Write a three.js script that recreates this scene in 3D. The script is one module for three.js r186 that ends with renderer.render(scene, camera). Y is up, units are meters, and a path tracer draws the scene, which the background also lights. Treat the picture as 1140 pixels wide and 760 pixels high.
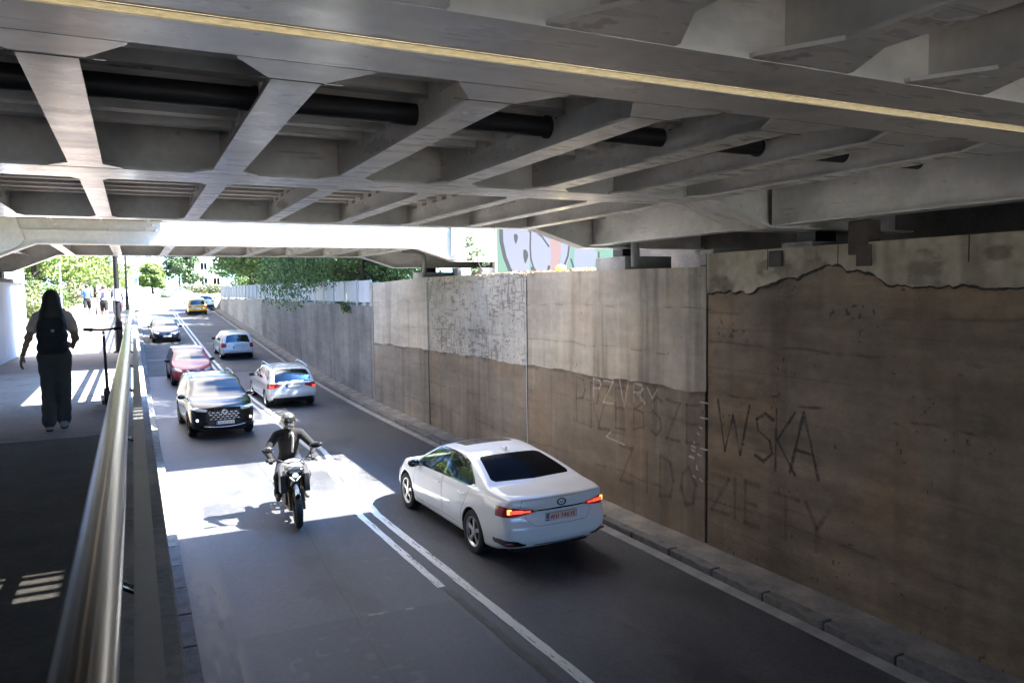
import * as THREE from 'three';
import { Sky } from 'three/addons/objects/Sky.js';
import { mergeGeometries, mergeVertices, toCreasedNormals } from 'three/addons/utils/BufferGeometryUtils.js';
import { RoundedBoxGeometry } from 'three/addons/geometries/RoundedBoxGeometry.js';

// ---------- camera, sky, sun, exposure ----------
const scene = new THREE.Scene();
const camera = new THREE.PerspectiveCamera(48.07, 1140 / 760, 0.05, 3000);
camera.rotation.order = 'YXZ';
camera.rotation.set(THREE.MathUtils.degToRad(-3.811), THREE.MathUtils.degToRad(-26.306), THREE.MathUtils.degToRad(-0.777));
camera.position.set(0, 1.62, 0);
scene.add(camera);
const renderer = new THREE.WebGLRenderer({ antialias: true });
renderer.toneMapping = THREE.LinearToneMapping;
renderer.toneMappingExposure = 13.6;
renderer.shadowMap.enabled = true;
const sunDir = new THREE.Vector3(0.72, 1.0, 0.3).normalize();
const sky = new Sky();
sky.name = 'sky';
sky.scale.setScalar(2500);
sky.userData.kind = 'structure';
sky.material.uniforms.sunPosition.value.copy(sunDir);
sky.material.uniforms.turbidity.value = 8;
sky.material.uniforms.rayleigh.value = 0.8;
sky.material.uniforms.mieCoefficient.value = 0.004;
scene.add(sky);
scene.environmentIntensity = 0.13;
const sun = new THREE.DirectionalLight(new THREE.Color(1.0, 0.95, 0.84), 5);
sun.position.copy(sunDir).multiplyScalar(120).add(new THREE.Vector3(3, 0, -20));
sun.target.position.set(3, 0, -20);
sun.castShadow = true;
sun.shadow.mapSize.set(4096, 4096);
Object.assign(sun.shadow.camera, { left: -90, right: 90, top: 90, bottom: -90, near: 1, far: 320 });
scene.add(sun, sun.target);

// ---------- helpers ----------
function rng(seed) { let a = seed >>> 0; return () => { a = (a + 0x6D2B79F5) | 0; let t = Math.imul(a ^ (a >>> 15), 1 | a); t = (t + Math.imul(t ^ (t >>> 7), 61 | t)) ^ t; return ((t ^ (t >>> 14)) >>> 0) / 4294967296; }; }
const V = (x, y, z) => new THREE.Vector3(x, y, z);
const clamp = (x, a = 0, b = 1) => Math.min(b, Math.max(a, x));
const lerp = (a, b, t) => a + (b - a) * t;
const sstep = (a, b, x) => { const t = clamp((x - a) / (b - a)); return t * t * (3 - 2 * t); };
const rgb = (r, g, b) => new THREE.Color().setRGB(r, g, b);
function hash2(x, y, s) { let h = Math.imul(x | 0, 374761393) ^ Math.imul(y | 0, 668265263) ^ Math.imul(s | 0, 974634541); h = Math.imul(h ^ (h >>> 13), 1274126177); return ((h ^ (h >>> 16)) >>> 0) / 4294967296; }
function vnoise(x, y, s = 0, wx = 0, wy = 0) {
  const xi = Math.floor(x), yi = Math.floor(y), fx = x - xi, fy = y - yi;
  const u = fx * fx * (3 - 2 * fx), v = fy * fy * (3 - 2 * fy);
  const m = (a, w) => w ? ((a % w) + w) % w : a;
  const x0 = m(xi, wx), x1 = m(xi + 1, wx), y0 = m(yi, wy), y1 = m(yi + 1, wy);
  return lerp(lerp(hash2(x0, y0, s), hash2(x1, y0, s), u), lerp(hash2(x0, y1, s), hash2(x1, y1, s), u), v);
}
function fbm(x, y, s = 0, o = 4, wx = 0, wy = 0) { let a = 0, w = .5, t = 0; for (let i = 0; i < o; i++) { a += w * vnoise(x, y, s + i * 17, wx, wy); t += w; x *= 2; y *= 2; wx *= 2; wy *= 2; w *= .5; } return a / t; }
// texture whose pixels are linear base colours (written as sRGB); fn(u, v) with v up
function colorTex(w, h, fn, repeat) {
  const d = new Uint8Array(w * h * 4);
  const enc = c => { c = clamp(c); return Math.round(255 * (c <= .0031308 ? 12.92 * c : 1.055 * Math.pow(c, 1 / 2.4) - .055)); };
  for (let j = 0; j < h; j++) for (let i = 0; i < w; i++) { const c = fn((i + .5) / w, (j + .5) / h, i, j); const k = 4 * (j * w + i); d[k] = enc(c[0]); d[k + 1] = enc(c[1]); d[k + 2] = enc(c[2]); d[k + 3] = 255; }
  const t = new THREE.DataTexture(d, w, h, THREE.RGBAFormat); t.colorSpace = THREE.SRGBColorSpace;
  return fin(t, repeat);
}
function grayTex(w, h, fn, repeat) {
  const d = new Uint8Array(w * h * 4);
  for (let j = 0; j < h; j++) for (let i = 0; i < w; i++) { const c = Math.round(255 * clamp(fn((i + .5) / w, (j + .5) / h, i, j))); const k = 4 * (j * w + i); d[k] = d[k + 1] = d[k + 2] = c; d[k + 3] = 255; }
  return fin(new THREE.DataTexture(d, w, h, THREE.RGBAFormat), repeat);
}
function fin(t, repeat) { t.magFilter = THREE.LinearFilter; t.minFilter = THREE.LinearMipmapLinearFilter; t.generateMipmaps = true; t.wrapS = t.wrapT = THREE.RepeatWrapping; if (repeat) t.repeat.set(repeat[0], repeat[1]); t.needsUpdate = true; return t; }
const std = (o) => new THREE.MeshStandardMaterial({ side: THREE.DoubleSide, ...o });
const phys = (o) => new THREE.MeshPhysicalMaterial({ side: THREE.DoubleSide, ...o });

const taken = {};
function numbered(n) { if (!(n in taken)) { taken[n] = 0; return n; } taken[n]++; return n + '_' + String(taken[n]).padStart(3, '0'); }
function shadows(m) { m.castShadow = true; m.receiveShadow = true; return m; }
function meta(o, label, category, group, kind) { if (label) o.userData.label = label; if (category) o.userData.category = category; if (group) o.userData.group = group; if (kind) o.userData.kind = kind; return o; }
function thing(name, label, category, group) { const g = new THREE.Group(); g.name = numbered(name); scene.add(g); return meta(g, label, category, group); }
function norm(g) { // non-indexed with position, normal, uv
  g = g.index ? g.toNonIndexed() : g;
  for (const k of Object.keys(g.attributes)) if (!['position', 'normal', 'uv'].includes(k)) g.deleteAttribute(k);
  if (!g.attributes.normal) g.computeVertexNormals();
  if (!g.attributes.uv) boxUV(g);
  return g;
}
function obj(name, geos, mat, parent = scene) {
  if (!Array.isArray(geos)) geos = [geos];
  const g = geos.length === 1 ? geos[0] : mergeGeometries(geos.map(norm));
  const m = shadows(new THREE.Mesh(g, mat)); m.name = parent === scene ? numbered(name) : name; parent.add(m); return m;
}
function boxUV(g) { // uv in metres by the way each face points
  const p = g.attributes.position; if (!g.attributes.normal) g.computeVertexNormals(); const n = g.attributes.normal; const uv = new Float32Array(p.count * 2);
  for (let i = 0; i < p.count; i++) {
    const ax = Math.abs(n.getX(i)), ay = Math.abs(n.getY(i)), az = Math.abs(n.getZ(i));
    if (ax >= ay && ax >= az) { uv[2 * i] = p.getZ(i); uv[2 * i + 1] = p.getY(i); }
    else if (ay >= az) { uv[2 * i] = p.getX(i); uv[2 * i + 1] = p.getZ(i); }
    else { uv[2 * i] = p.getX(i); uv[2 * i + 1] = p.getY(i); }
  }
  g.setAttribute('uv', new THREE.BufferAttribute(uv, 2)); return g;
}
function box(x0, x1, y0, y1, z0, z1) { const g = new THREE.BoxGeometry(Math.abs(x1 - x0), Math.abs(y1 - y0), Math.abs(z1 - z0)).toNonIndexed(); g.translate((x0 + x1) / 2, (y0 + y1) / 2, (z0 + z1) / 2); return boxUV(g); }
function rbox(x0, x1, y0, y1, z0, z1, r = .01, s = 2) { const g = new RoundedBoxGeometry(Math.abs(x1 - x0), Math.abs(y1 - y0), Math.abs(z1 - z0), s, r); g.translate((x0 + x1) / 2, (y0 + y1) / 2, (z0 + z1) / 2); const h = g.index ? g.toNonIndexed() : g; return boxUV(h); }
function tube(pts, r, seg = 10, tub = 0, closed = false) { const c = new THREE.CatmullRomCurve3(pts.map(p => Array.isArray(p) ? V(...p) : p), closed, 'centripetal'); return norm(new THREE.TubeGeometry(c, tub || Math.max(2, pts.length * 4), r, seg, closed)); }
function rod(a, b, r0, r1 = r0, seg = 12) { a = V(...a); b = V(...b); const d = b.clone().sub(a), L = d.length(); const g = new THREE.CylinderGeometry(r1, r0, L, seg); g.translate(0, L / 2, 0); g.applyQuaternion(new THREE.Quaternion().setFromUnitVectors(V(0, 1, 0), d.normalize())); g.translate(a.x, a.y, a.z); return norm(g); }
function extrude(pts, depth, bevel = 0, holes = []) { // pts in xy, extruded along +z
  const s = new THREE.Shape(pts.map(p => new THREE.Vector2(p[0], p[1])));
  for (const h of holes) s.holes.push(new THREE.Path(h.map(p => new THREE.Vector2(p[0], p[1]))));
  const g = new THREE.ExtrudeGeometry(s, { depth, bevelEnabled: bevel > 0, bevelSize: bevel, bevelThickness: bevel, bevelSegments: 2, steps: 1, curveSegments: 8 });
  return boxUV(g);
}
function slabXZ(pts, y0, y1) { // polygon in x,z made into a plate between y0 and y1
  const g = extrude(pts.map(p => [p[0], -p[1]]), y1 - y0); g.rotateX(-Math.PI / 2); g.translate(0, y0, 0); return boxUV(g);
}
function gridMesh(nu, nv, fn, uvf) { // fn(i,j)->[x,y,z]
  const pos = [], uv = [], idx = [];
  for (let j = 0; j <= nv; j++) for (let i = 0; i <= nu; i++) { const p = fn(i, j); pos.push(...p); const t = uvf ? uvf(p, i, j) : [p[0], p[2]]; uv.push(t[0], t[1]); }
  for (let j = 0; j < nv; j++) for (let i = 0; i < nu; i++) { const a = j * (nu + 1) + i, b = a + 1, c = a + nu + 1, d = c + 1; idx.push(a, c, b, b, c, d); }
  const g = new THREE.BufferGeometry(); g.setAttribute('position', new THREE.Float32BufferAttribute(pos, 3)); g.setAttribute('uv', new THREE.Float32BufferAttribute(uv, 2)); g.setIndex(idx); g.computeVertexNormals(); return g;
}

// ---------- profiles of the ground ----------
function roadY(z) { const s = -z; if (s < 24) return -2.6; if (s < 42) return -2.6 + (s - 24) ** 2 * .05 / 36; if (s < 84) return -2.15 + (s - 42) * .05; if (s < 130) return -.05 + (s - 84) * .04; return 1.79 + Math.min(1.2, (s - 130) * .012); }
function walkY(z) { const s = -z; if (s < 26) return 0; if (s < 70) return (s - 26) * .0235; return Math.max(roadY(z) + .12, Math.min(1.034, (s - 26) * .0235)); }
const WALLX = 8.09, YB = 2.7;

// ---------- materials ----------
const bumpFine = grayTex(512, 512, (u, v) => .5 * fbm(u * 48, v * 48, 3, 3, 48, 48) + .5 * fbm(u * 128, v * 128, 9, 2, 128, 128), [1, 1]);
const M = {};
function tileTex(base, amp, seed, size, tint = [0, 0, 0], n = 512) {
  return colorTex(n, n, (u, v) => { const a = fbm(u * 6, v * 6, seed, 5, 6, 6), b = fbm(u * 64, v * 64, seed + 50, 3, 64, 64); const k = 1 + amp * ((a - .5) * 1.6 + (b - .5) * .9); const t = (a - .5) * 2; return [base[0] * k + tint[0] * t, base[1] * k + tint[1] * t, base[2] * k + tint[2] * t]; }, [1 / size, 1 / size]);
}
// painted steel of the bridges: grey paint with grime blotches and streaks along the plates
const steelTex = colorTex(1024, 1024, (u, v) => {
  const a = fbm(u * 4, v * 16, 21, 5, 4, 16), b = fbm(u * 10, v * 10, 31, 5, 10, 10), c = fbm(u * 60, v * 60, 41, 3, 60, 60);
  let k = .90 + .28 * (a - .5) + .32 * (b - .5) + .14 * (c - .5); const sm = sstep(.60, .74, fbm(u * 5 + 3, v * 2, 55, 5, 5, 2)); k *= 1 - .12 * sm; const sc = sstep(.66, .74, fbm(u * 3, v * 90, 57, 3, 3, 90)) * sstep(.5, .6, fbm(u * 8, v * 8, 58, 3, 8, 8)); k *= 1 - .3 * sc;
  const d = sstep(.64, .8, fbm(u * 7, v * 7, 77, 4, 7, 7)); k *= 1 - .14 * d;
  const r = sstep(.70, .80, fbm(u * 22, v * 22, 88, 4, 22, 22)) * sstep(.5, .65, b);
  return [lerp(.79 * k, .26, r * .6), lerp(.735 * k, .19, r * .6), lerp(.65 * k, .11, r * .6)];
}, [1 / 3.1, 1 / 3.1]);
const steelRough = grayTex(512, 512, (u, v) => .30 + .34 * (fbm(u * 3, v * 24, 25, 4, 3, 24) - .4) + .25 * (fbm(u * 9, v * 9, 26, 4, 9, 9) - .5), [1 / 2.3, 1 / 2.3]);
M.steel = phys({ map: steelTex, roughness: 1, roughnessMap: steelRough, metalness: 0, bumpMap: bumpFine, bumpScale: .0003, clearcoat: .7, clearcoatRoughness: .24 });
M.steelWeb = M.steel;
M.steelDeck = std({ map: steelTex, roughness: .5 });
M.steelWhite = std({ map: tileTex([.66, .60, .50], .2, 140, 2.7), roughness: .5 });
M.blackPipe = std({ map: tileTex([.02, .02, .021], .5, 150, .8), roughness: .55 });
M.greyPipe = std({ map: tileTex([.28, .28, .24], .35, 151, .8), roughness: .5 });
M.strip = phys({ map: colorTex(256, 128, (u, v) => { const k = .8 + .5 * (fbm(u * 40, v * 6, 61, 4, 40, 6) - .5) - .25 * sstep(.62, .8, fbm(u * 90, v * 30, 62, 3, 90, 30)); return [.80 * k, .65 * k, .36 * k]; }, [1 / 1.4, 1 / .14]), roughness: 1, transmission: .05, thickness: 0 });
M.concrete = std({ map: tileTex([.36, .345, .32], .4, 160, 2.2, [.02, .01, 0]), roughness: .9, bumpMap: bumpFine, bumpScale: .003 });
M.concreteDark = std({ map: tileTex([.2, .18, .155], .5, 170, 1.9, [.02, .01, 0]), roughness: .92, bumpMap: bumpFine, bumpScale: .004 });
M.kerb = std({ map: tileTex([.145, .14, .135], .7, 175, 1.1), roughness: .9, bumpMap: bumpFine, bumpScale: .003 });
M.gutter = std({ map: tileTex([.23, .222, .21], .35, 176, 1.3), roughness: .9, bumpMap: bumpFine, bumpScale: .002 });
M.whiteWall = std({ map: tileTex([.72, .72, .74], .1, 180, 2.6), roughness: .85 });
M.galv = std({ map: tileTex([.36, .38, .41], .15, 185, 1.0), roughness: .45, metalness: .35 });
M.stainless = std({ color: rgb(.23, .212, .19), metalness: 1, roughness: .22 });
M.blackMetal = std({ color: rgb(.008, .008, .010), roughness: .5, metalness: .2 });

// ---------- ground, road, pavement ----------
function bankY(x, z) { // left bank beyond the abutment: rises away from the pavement
  const s = -z, b = walkY(z);
  const up = sstep(-4.2, -13, x) * 4.2 * sstep(26, 34, s) * (1 - sstep(70, 92, s));
  return b - .06 + up + .25 * (fbm(x * .35 + 40, z * .35, 5, 3) - .5) * sstep(-4.2, -6, x);
}
function groundY(x, z) {
  const s = -z;
  let yJ = roadY(z) - .05;
  if (s > 92) return yJ + (s > 108 ? .0 : 0) + sstep(112, 118, s) * .25 + 2.5 * sstep(160, 420, Math.hypot(x, s)) ;
  let y;
  if (x > WALLX + .1) y = s < 28.5 ? 1.93 : 1.08 + .12 * (s - 28.5) / 56;
  else if (x < -3.0) y = s < 26.6 ? 1.9 : bankY(x, z);
  else y = roadY(z) - .35;
  return lerp(y, yJ, sstep(84, 92, s));
}
{
  const xs = [], zs = [];
  for (const v of [-900, -500, -250, -120, -70, -45, -30, -22, -18, -16, -14, -12, -11, -10, -9, -8, -7, -6.2, -5.4, -4.6, -3.9, -3.3, -3.05, -2.98, 0.2, 4, 8.15, 8.25, 9, 11, 14, 18, 24, 32, 45, 70, 120, 250, 500, 900]) xs.push(v);
  for (let z = 60; z > -26; z -= 6) zs.push(z);
  for (const z of [-26.5, -26.7, -28, -28.4, -28.6]) zs.push(z);
  for (let z = -30; z > -130; z -= 1.6) zs.push(z);
  for (const z of [-132, -140, -150, -165, -185, -220, -300, -450, -700, -1000]) zs.push(z);
  zs.sort((a, b) => b - a);
  const g = gridMesh(xs.length - 1, zs.length - 1, (i, j) => [xs[i], groundY(xs[i], zs[j]), zs[j]]);
  const t = colorTex(1024, 1024, (u, v) => { const a = fbm(u * 8, v * 8, 201, 5, 8, 8), b = fbm(u * 70, v * 70, 202, 3, 70, 70); const e = sstep(.42, .62, a); const k = .6 + .8 * b; return [lerp(.075, .17, e) * k, lerp(.105, .14, e) * k, lerp(.035, .085, e) * k]; }, [1 / 9, 1 / 9]);
  const gm = obj('ground', g, std({ map: t, roughness: 1, bumpMap: bumpFine, bumpScale: .02 })); gm.userData.kind = 'structure';
}
// asphalt; map covers the stretch under the bridges once, with seams, patches and a silt streak by the near kerb
const RX0 = .52, RX1 = 7.22;
const roadTex = colorTex(1024, 2048, (u, v) => {
  const x = RX0 + u * (RX1 - RX0), s = -6 + v * 46; // metres along the road
  const f = fbm(x * 26, s * 26, 301, 3), c = fbm(x * .9, s * .35, 302, 4), c2 = fbm(x * .6 + 9, s * .12, 303, 3);
  let k = .062 * (.62 + .55 * f) * (.80 + .4 * hash2(Math.round(u * 1024), Math.round(v * 2048), 7)) * (.60 + .8 * c) * (.7 + .6 * c2);
  let r = k * .97, g = k * 1.0, b = k * 1.12;
  const tr = Math.exp(-(((x - 1.45) / .3) ** 2)) + Math.exp(-(((x - 3.0) / .3) ** 2)) + Math.exp(-(((x - 4.95) / .3) ** 2)) + Math.exp(-(((x - 6.4) / .3) ** 2));
  const wear = 1 + .14 * tr * (.4 + .9 * fbm(x * 3, s * .4, 310, 3)); r *= wear; g *= wear; b *= wear;
  // longitudinal joint between paving passes, wandering
  const jx = 2.35 + .05 * (vnoise(s * .8, 1, 311) - .5) + .28 * sstep(6, 16, s); const dj = Math.abs(x - jx);
  const jn = sstep(.022, .004, dj) * sstep(.35, .6, vnoise(s * 2.1, 7, 312) + .25); r = lerp(r, .02, jn * .8); g = lerp(g, .02, jn * .8); b = lerp(b, .02, jn * .8);
  // newer, darker paving nearest the camera, ending at a cross seam
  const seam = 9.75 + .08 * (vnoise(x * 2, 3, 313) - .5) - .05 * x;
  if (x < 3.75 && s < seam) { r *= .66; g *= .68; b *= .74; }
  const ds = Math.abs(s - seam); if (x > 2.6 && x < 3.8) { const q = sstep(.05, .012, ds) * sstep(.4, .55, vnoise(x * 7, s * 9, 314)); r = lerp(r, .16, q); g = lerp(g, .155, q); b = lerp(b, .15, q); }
  // silt along the left kerb
  const sd = sstep(.75, .25, Math.abs(x - .78) / .42) * sstep(.38, .62, fbm(x * 5, s * 1.1, 320, 4) + .12); const sl = sd * sstep(13.5, 11.5, s);
  r = lerp(r, .15, sl * .8); g = lerp(g, .12, sl * .8); b = lerp(b, .09, sl * .8);
  const st = sstep(.06, .015, Math.abs(x - .86 - .03 * Math.sin(s * 3))) * sstep(.45, .6, fbm(x * 20, s * 4, 322, 3)) * sstep(7.8, 8.4, s) * sstep(12, 11, s); r = lerp(r, .025, st); g = lerp(g, .022, st); b = lerp(b, .02, st);
  // chips, stains
  const sp = sstep(.80, .86, vnoise(x * 9, s * 9, 325)) * sstep(.6, .8, vnoise(x * 1.2, s * .9, 326)); r = lerp(r, .12, sp * .35); g = lerp(g, .12, sp * .35); b = lerp(b, .12, sp * .35);
  const oil = sstep(.62, .78, fbm(x * 1.3, s * .7, 327, 4)); r *= 1 - .35 * oil; g *= 1 - .35 * oil; b *= 1 - .33 * oil;
  return [r, g, b];
});
const asphaltBump = grayTex(1024, 1024, (u, v) => .6 * vnoise(u * 260, v * 260, 330, 260, 260) + .4 * vnoise(u * 120, v * 120, 331, 120, 120), [5, 34]);
M.road = std({ map: roadTex, roughness: .52, bumpMap: asphaltBump, bumpScale: .003 });
M.asphalt = std({ map: tileTex([.085, .085, .087], .5, 340, 5, [0, 0, 0], 1024), roughness: .88, bumpMap: bumpFine, bumpScale: .004 });
{
  const road = thing('road'); road.userData.kind = 'structure';
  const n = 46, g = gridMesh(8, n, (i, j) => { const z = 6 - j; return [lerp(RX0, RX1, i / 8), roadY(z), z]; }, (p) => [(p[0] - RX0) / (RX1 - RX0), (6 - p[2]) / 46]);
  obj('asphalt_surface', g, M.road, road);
  const g2 = gridMesh(6, 60, (i, j) => { const z = -40 - j * .8; return [lerp(RX0, RX1, i / 6), roadY(z) + .0, z]; });
  obj('asphalt_surface', g2, M.asphalt, road);
  const g3 = gridMesh(6, 12, (i, j) => { const z = 6 + j * 4; return [lerp(RX0, RX1, i / 6), roadY(z), z]; });
  obj('asphalt_surface', g3, M.asphalt, road);
  // junction beyond the ramp
  const g4 = gridMesh(30, 16, (i, j) => { const z = -87.9 - j * 1.55; return [lerp(-60, 80, i / 30), roadY(z) - .004 + .06 * sstep(88, 89, -z), z]; });
  obj('junction_surface', g4, std({ map: tileTex([.16, .155, .15], .35, 341, 6), roughness: .9 }), road);
  // painted lines: worn paint, ragged edges
  const paint = std({ map: colorTex(256, 1024, (u, v) => { const a = fbm(u * 14, v * 200, 351, 4), b = fbm(u * 3, v * 30, 352, 4); const w = sstep(.60, .76, a * .55 + b * .5 + .02); const k = .9 + .2 * fbm(u * 30, v * 300, 353, 2); return [lerp(.62, .11, w) * k, lerp(.62, .11, w) * k, lerp(.60, .112, w) * k]; }, [1, 1 / 14]), roughness: .8 });
  const line = (pts, w, mat = paint, seed = 1) => {
    const P = []; for (let i = 0; i < pts.length - 1; i++) { const [x0, z0] = pts[i], [x1, z1] = pts[i + 1], n = Math.max(1, Math.ceil(Math.abs(z1 - z0) / .22)); for (let k = 0; k < n; k++) P.push([lerp(x0, x1, k / n), lerp(z0, z1, k / n)]); } P.push(pts[pts.length - 1]);
    return gridMesh(1, P.length - 1, (i, j) => { const [x, z] = P[j]; const e = .012 * (hash2(j, i, seed) - .5); return [x + (i ? w / 2 : -w / 2) + e, roadY(z) + .005, z]; }, (p, i, j) => [i, -p[2]]);
  };
  obj('painted_line', line([[4.33, 2], [4.21, -6.87], [4.0, -13.97], [4.2, -17], [4.42, -20.5], [4.3, -26], [4.02, -34], [3.85, -45], [3.8, -70], [3.75, -84]], .14), paint, road);
  obj('painted_line', line([[3.79, -10.05], [3.70, -14.0], [3.98, -17.2], [4.16, -20.5], [4.05, -26], [3.75, -34], [3.58, -45], [3.54, -70], [3.5, -84]], .12, paint, 5), paint, road);
  // ghost of a removed line
  obj('faded_line', line([[4.03, 2], [3.93, -6.9], [3.84, -9.9]], .11, paint, 9), std({ map: tileTex([.10, .098, .096], .6, 355, 1.1), roughness: .85 }), road);
  // low concrete strips across the far carriageway where it meets older paving
  for (const [x0, x1, z] of [[.6, 3.2, -46.2], [4.2, 7, -53.5], [.6, 3.3, -60.5], [.9, 7, -70]]) obj('paving_seam', gridMesh(6, 1, (i, j) => { const zz = z - j * .16 + .05 * Math.sin(i * 2.1); return [lerp(x0, x1, i / 6), roadY(zz) + .006, zz]; }), std({ color: rgb(.3, .295, .28), roughness: .9 }), road);
}
// gutter strip and kerb stones on the right
{
  const kr = thing('kerb', 'long row of worn dark kerb stones along the stained retaining wall', 'kerb');
  obj('gutter_strip', gridMesh(2, 110, (i, j) => { const z = 6 - j * .82; return [RX1 + (i / 2) * .17, roadY(z) + .002 + .012 * i + .006 * (vnoise(z * 2, i, 46) - .5), z]; }), M.gutter, kr);
  const r = rng(11), mats = [M.kerb, std({ map: M.kerb.map, color: rgb(.8, .79, .78), roughness: .92, bumpMap: bumpFine, bumpScale: .004 }), std({ map: M.kerb.map, color: rgb(1.0, .95, .88), roughness: .92, bumpMap: bumpFine, bumpScale: .004 })];
  const g0 = rbox(-.09, .09, -.1, .13, -.485, .485, .022, 2);
  for (let z = 1; z > -84; z -= 1) { const m = shadows(new THREE.Mesh(g0, mats[Math.floor(r() * 3)])); m.name = 'kerb_stone'; m.position.set(RX1 + .27 + (r() - .5) * .02, roadY(z) + (r() - .5) * .02, z); m.rotation.set(Math.atan2(roadY(z + .5) - roadY(z - .5), -1) * 0 + Math.atan(-(roadY(z - .5) - roadY(z + .5))) * -1, (r() - .5) * .025, (r() - .5) * .05); kr.add(m); }
  const r2 = rng(5);
  obj('ledge', gridMesh(4, 220, (i, j) => { const z = 3 - j * .4; return [RX1 + .34 + i / 4 * .56, roadY(z) + .10 + .035 * (vnoise(i * .9, z * 1.4, 44) - .5) + .02 * i / 4, z]; }), M.concreteDark, kr);
}
// kerb stones on the left, below the pavement wall
{
  const kl = thing('kerb', 'pale kerb stones below the pavement edge beam and steel railing', 'kerb');
  const r = rng(12), g0 = rbox(-.11, .11, -.1, .12, -.485, .485, .02, 2);
  for (let z = -3; z > -84; z -= 1) { const m = shadows(new THREE.Mesh(g0, M.kerb)); m.name = 'kerb_stone'; m.position.set(.41 + (r() - .5) * .015, roadY(z) + (r() - .5) * .015, z); m.rotation.set(Math.atan(roadY(z - .5) - roadY(z + .5)), (r() - .5) * .02, (r() - .5) * .03); kl.add(m); }
}
// pavement
{
  const t = colorTex(1024, 1024, (u, v) => { const a = fbm(u * 6, v * 6, 401, 5, 6, 6), b = fbm(u * 90, v * 90, 402, 3, 90, 90), c = sstep(.6, .75, fbm(u * 14, v * 14, 403, 4, 14, 14)); const k = (.7 + .4 * a + .35 * (b - .5)) * (1 - .25 * c); return [.25 * k, .205 * k, .18 * k]; }, [1 / 4.5, 1 / 4.5]);
  const g = gridMesh(6, 130, (i, j) => { const z = 26 - j * .92; return [lerp(-2.95, -.12, i / 6), walkY(z), z]; });
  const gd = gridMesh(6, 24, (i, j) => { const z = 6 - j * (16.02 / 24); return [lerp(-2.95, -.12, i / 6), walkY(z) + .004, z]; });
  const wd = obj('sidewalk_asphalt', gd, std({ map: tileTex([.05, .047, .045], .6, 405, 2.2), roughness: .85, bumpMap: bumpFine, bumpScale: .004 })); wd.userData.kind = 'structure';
  const js = obj('pavement_joint', box(-2.95, -.13, .001, .009, -10.02, -10.14), M.gutter); js.userData.kind = 'structure';
  const w = obj('sidewalk', g, std({ map: t, roughness: .82, bumpMap: bumpFine, bumpScale: .003 })); w.userData.kind = 'structure';
  const g2 = gridMesh(6, 60, (i, j) => { const z = -26.7 - j * 1.0; return [lerp(-3.5, -2.95, i / 6), walkY(z) - .004, z]; });
  const w2 = obj('sidewalk_widening', g2, w.material); w2.userData.kind = 'structure';
  // edge beam and the wall that carries the pavement
  const sw = thing('pavement_wall', 'brown concrete edge beam and wall carrying the pavement beside the road', 'wall');
  const beam = (z0, z1) => { const n = 6; return gridMesh(7, n, (i, j) => { const z = lerp(z0, z1, j / n), y = walkY(z); const prof = [[-.12, .0], [-.119, .02], [-.11, .03], [.125, .03], [.14, .018], [.143, -.25], [.12, -.26], [.12, -.5]]; return [prof[i][0], y + prof[i][1], z]; }, (p, i) => [p[0] + p[1], p[2]]); };
  for (let z = 24; z > -84; z -= 3) obj('edge_beam', beam(z - .004, z - 2.99), M.concrete, sw);
  for (let z = 28; z > -84; z -= 6) { const n = 6; obj('wall_panel', gridMesh(2, n, (i, j) => { const zz = lerp(z - .005, z - 5.99, j / n); return [.115, i === 0 ? walkY(zz) - .4 : i === 1 ? (walkY(zz) + roadY(zz)) / 2 - .2 : roadY(zz) - .2, zz]; }, p => [p[2], p[1]]), M.concreteDark, sw); }
}

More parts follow.
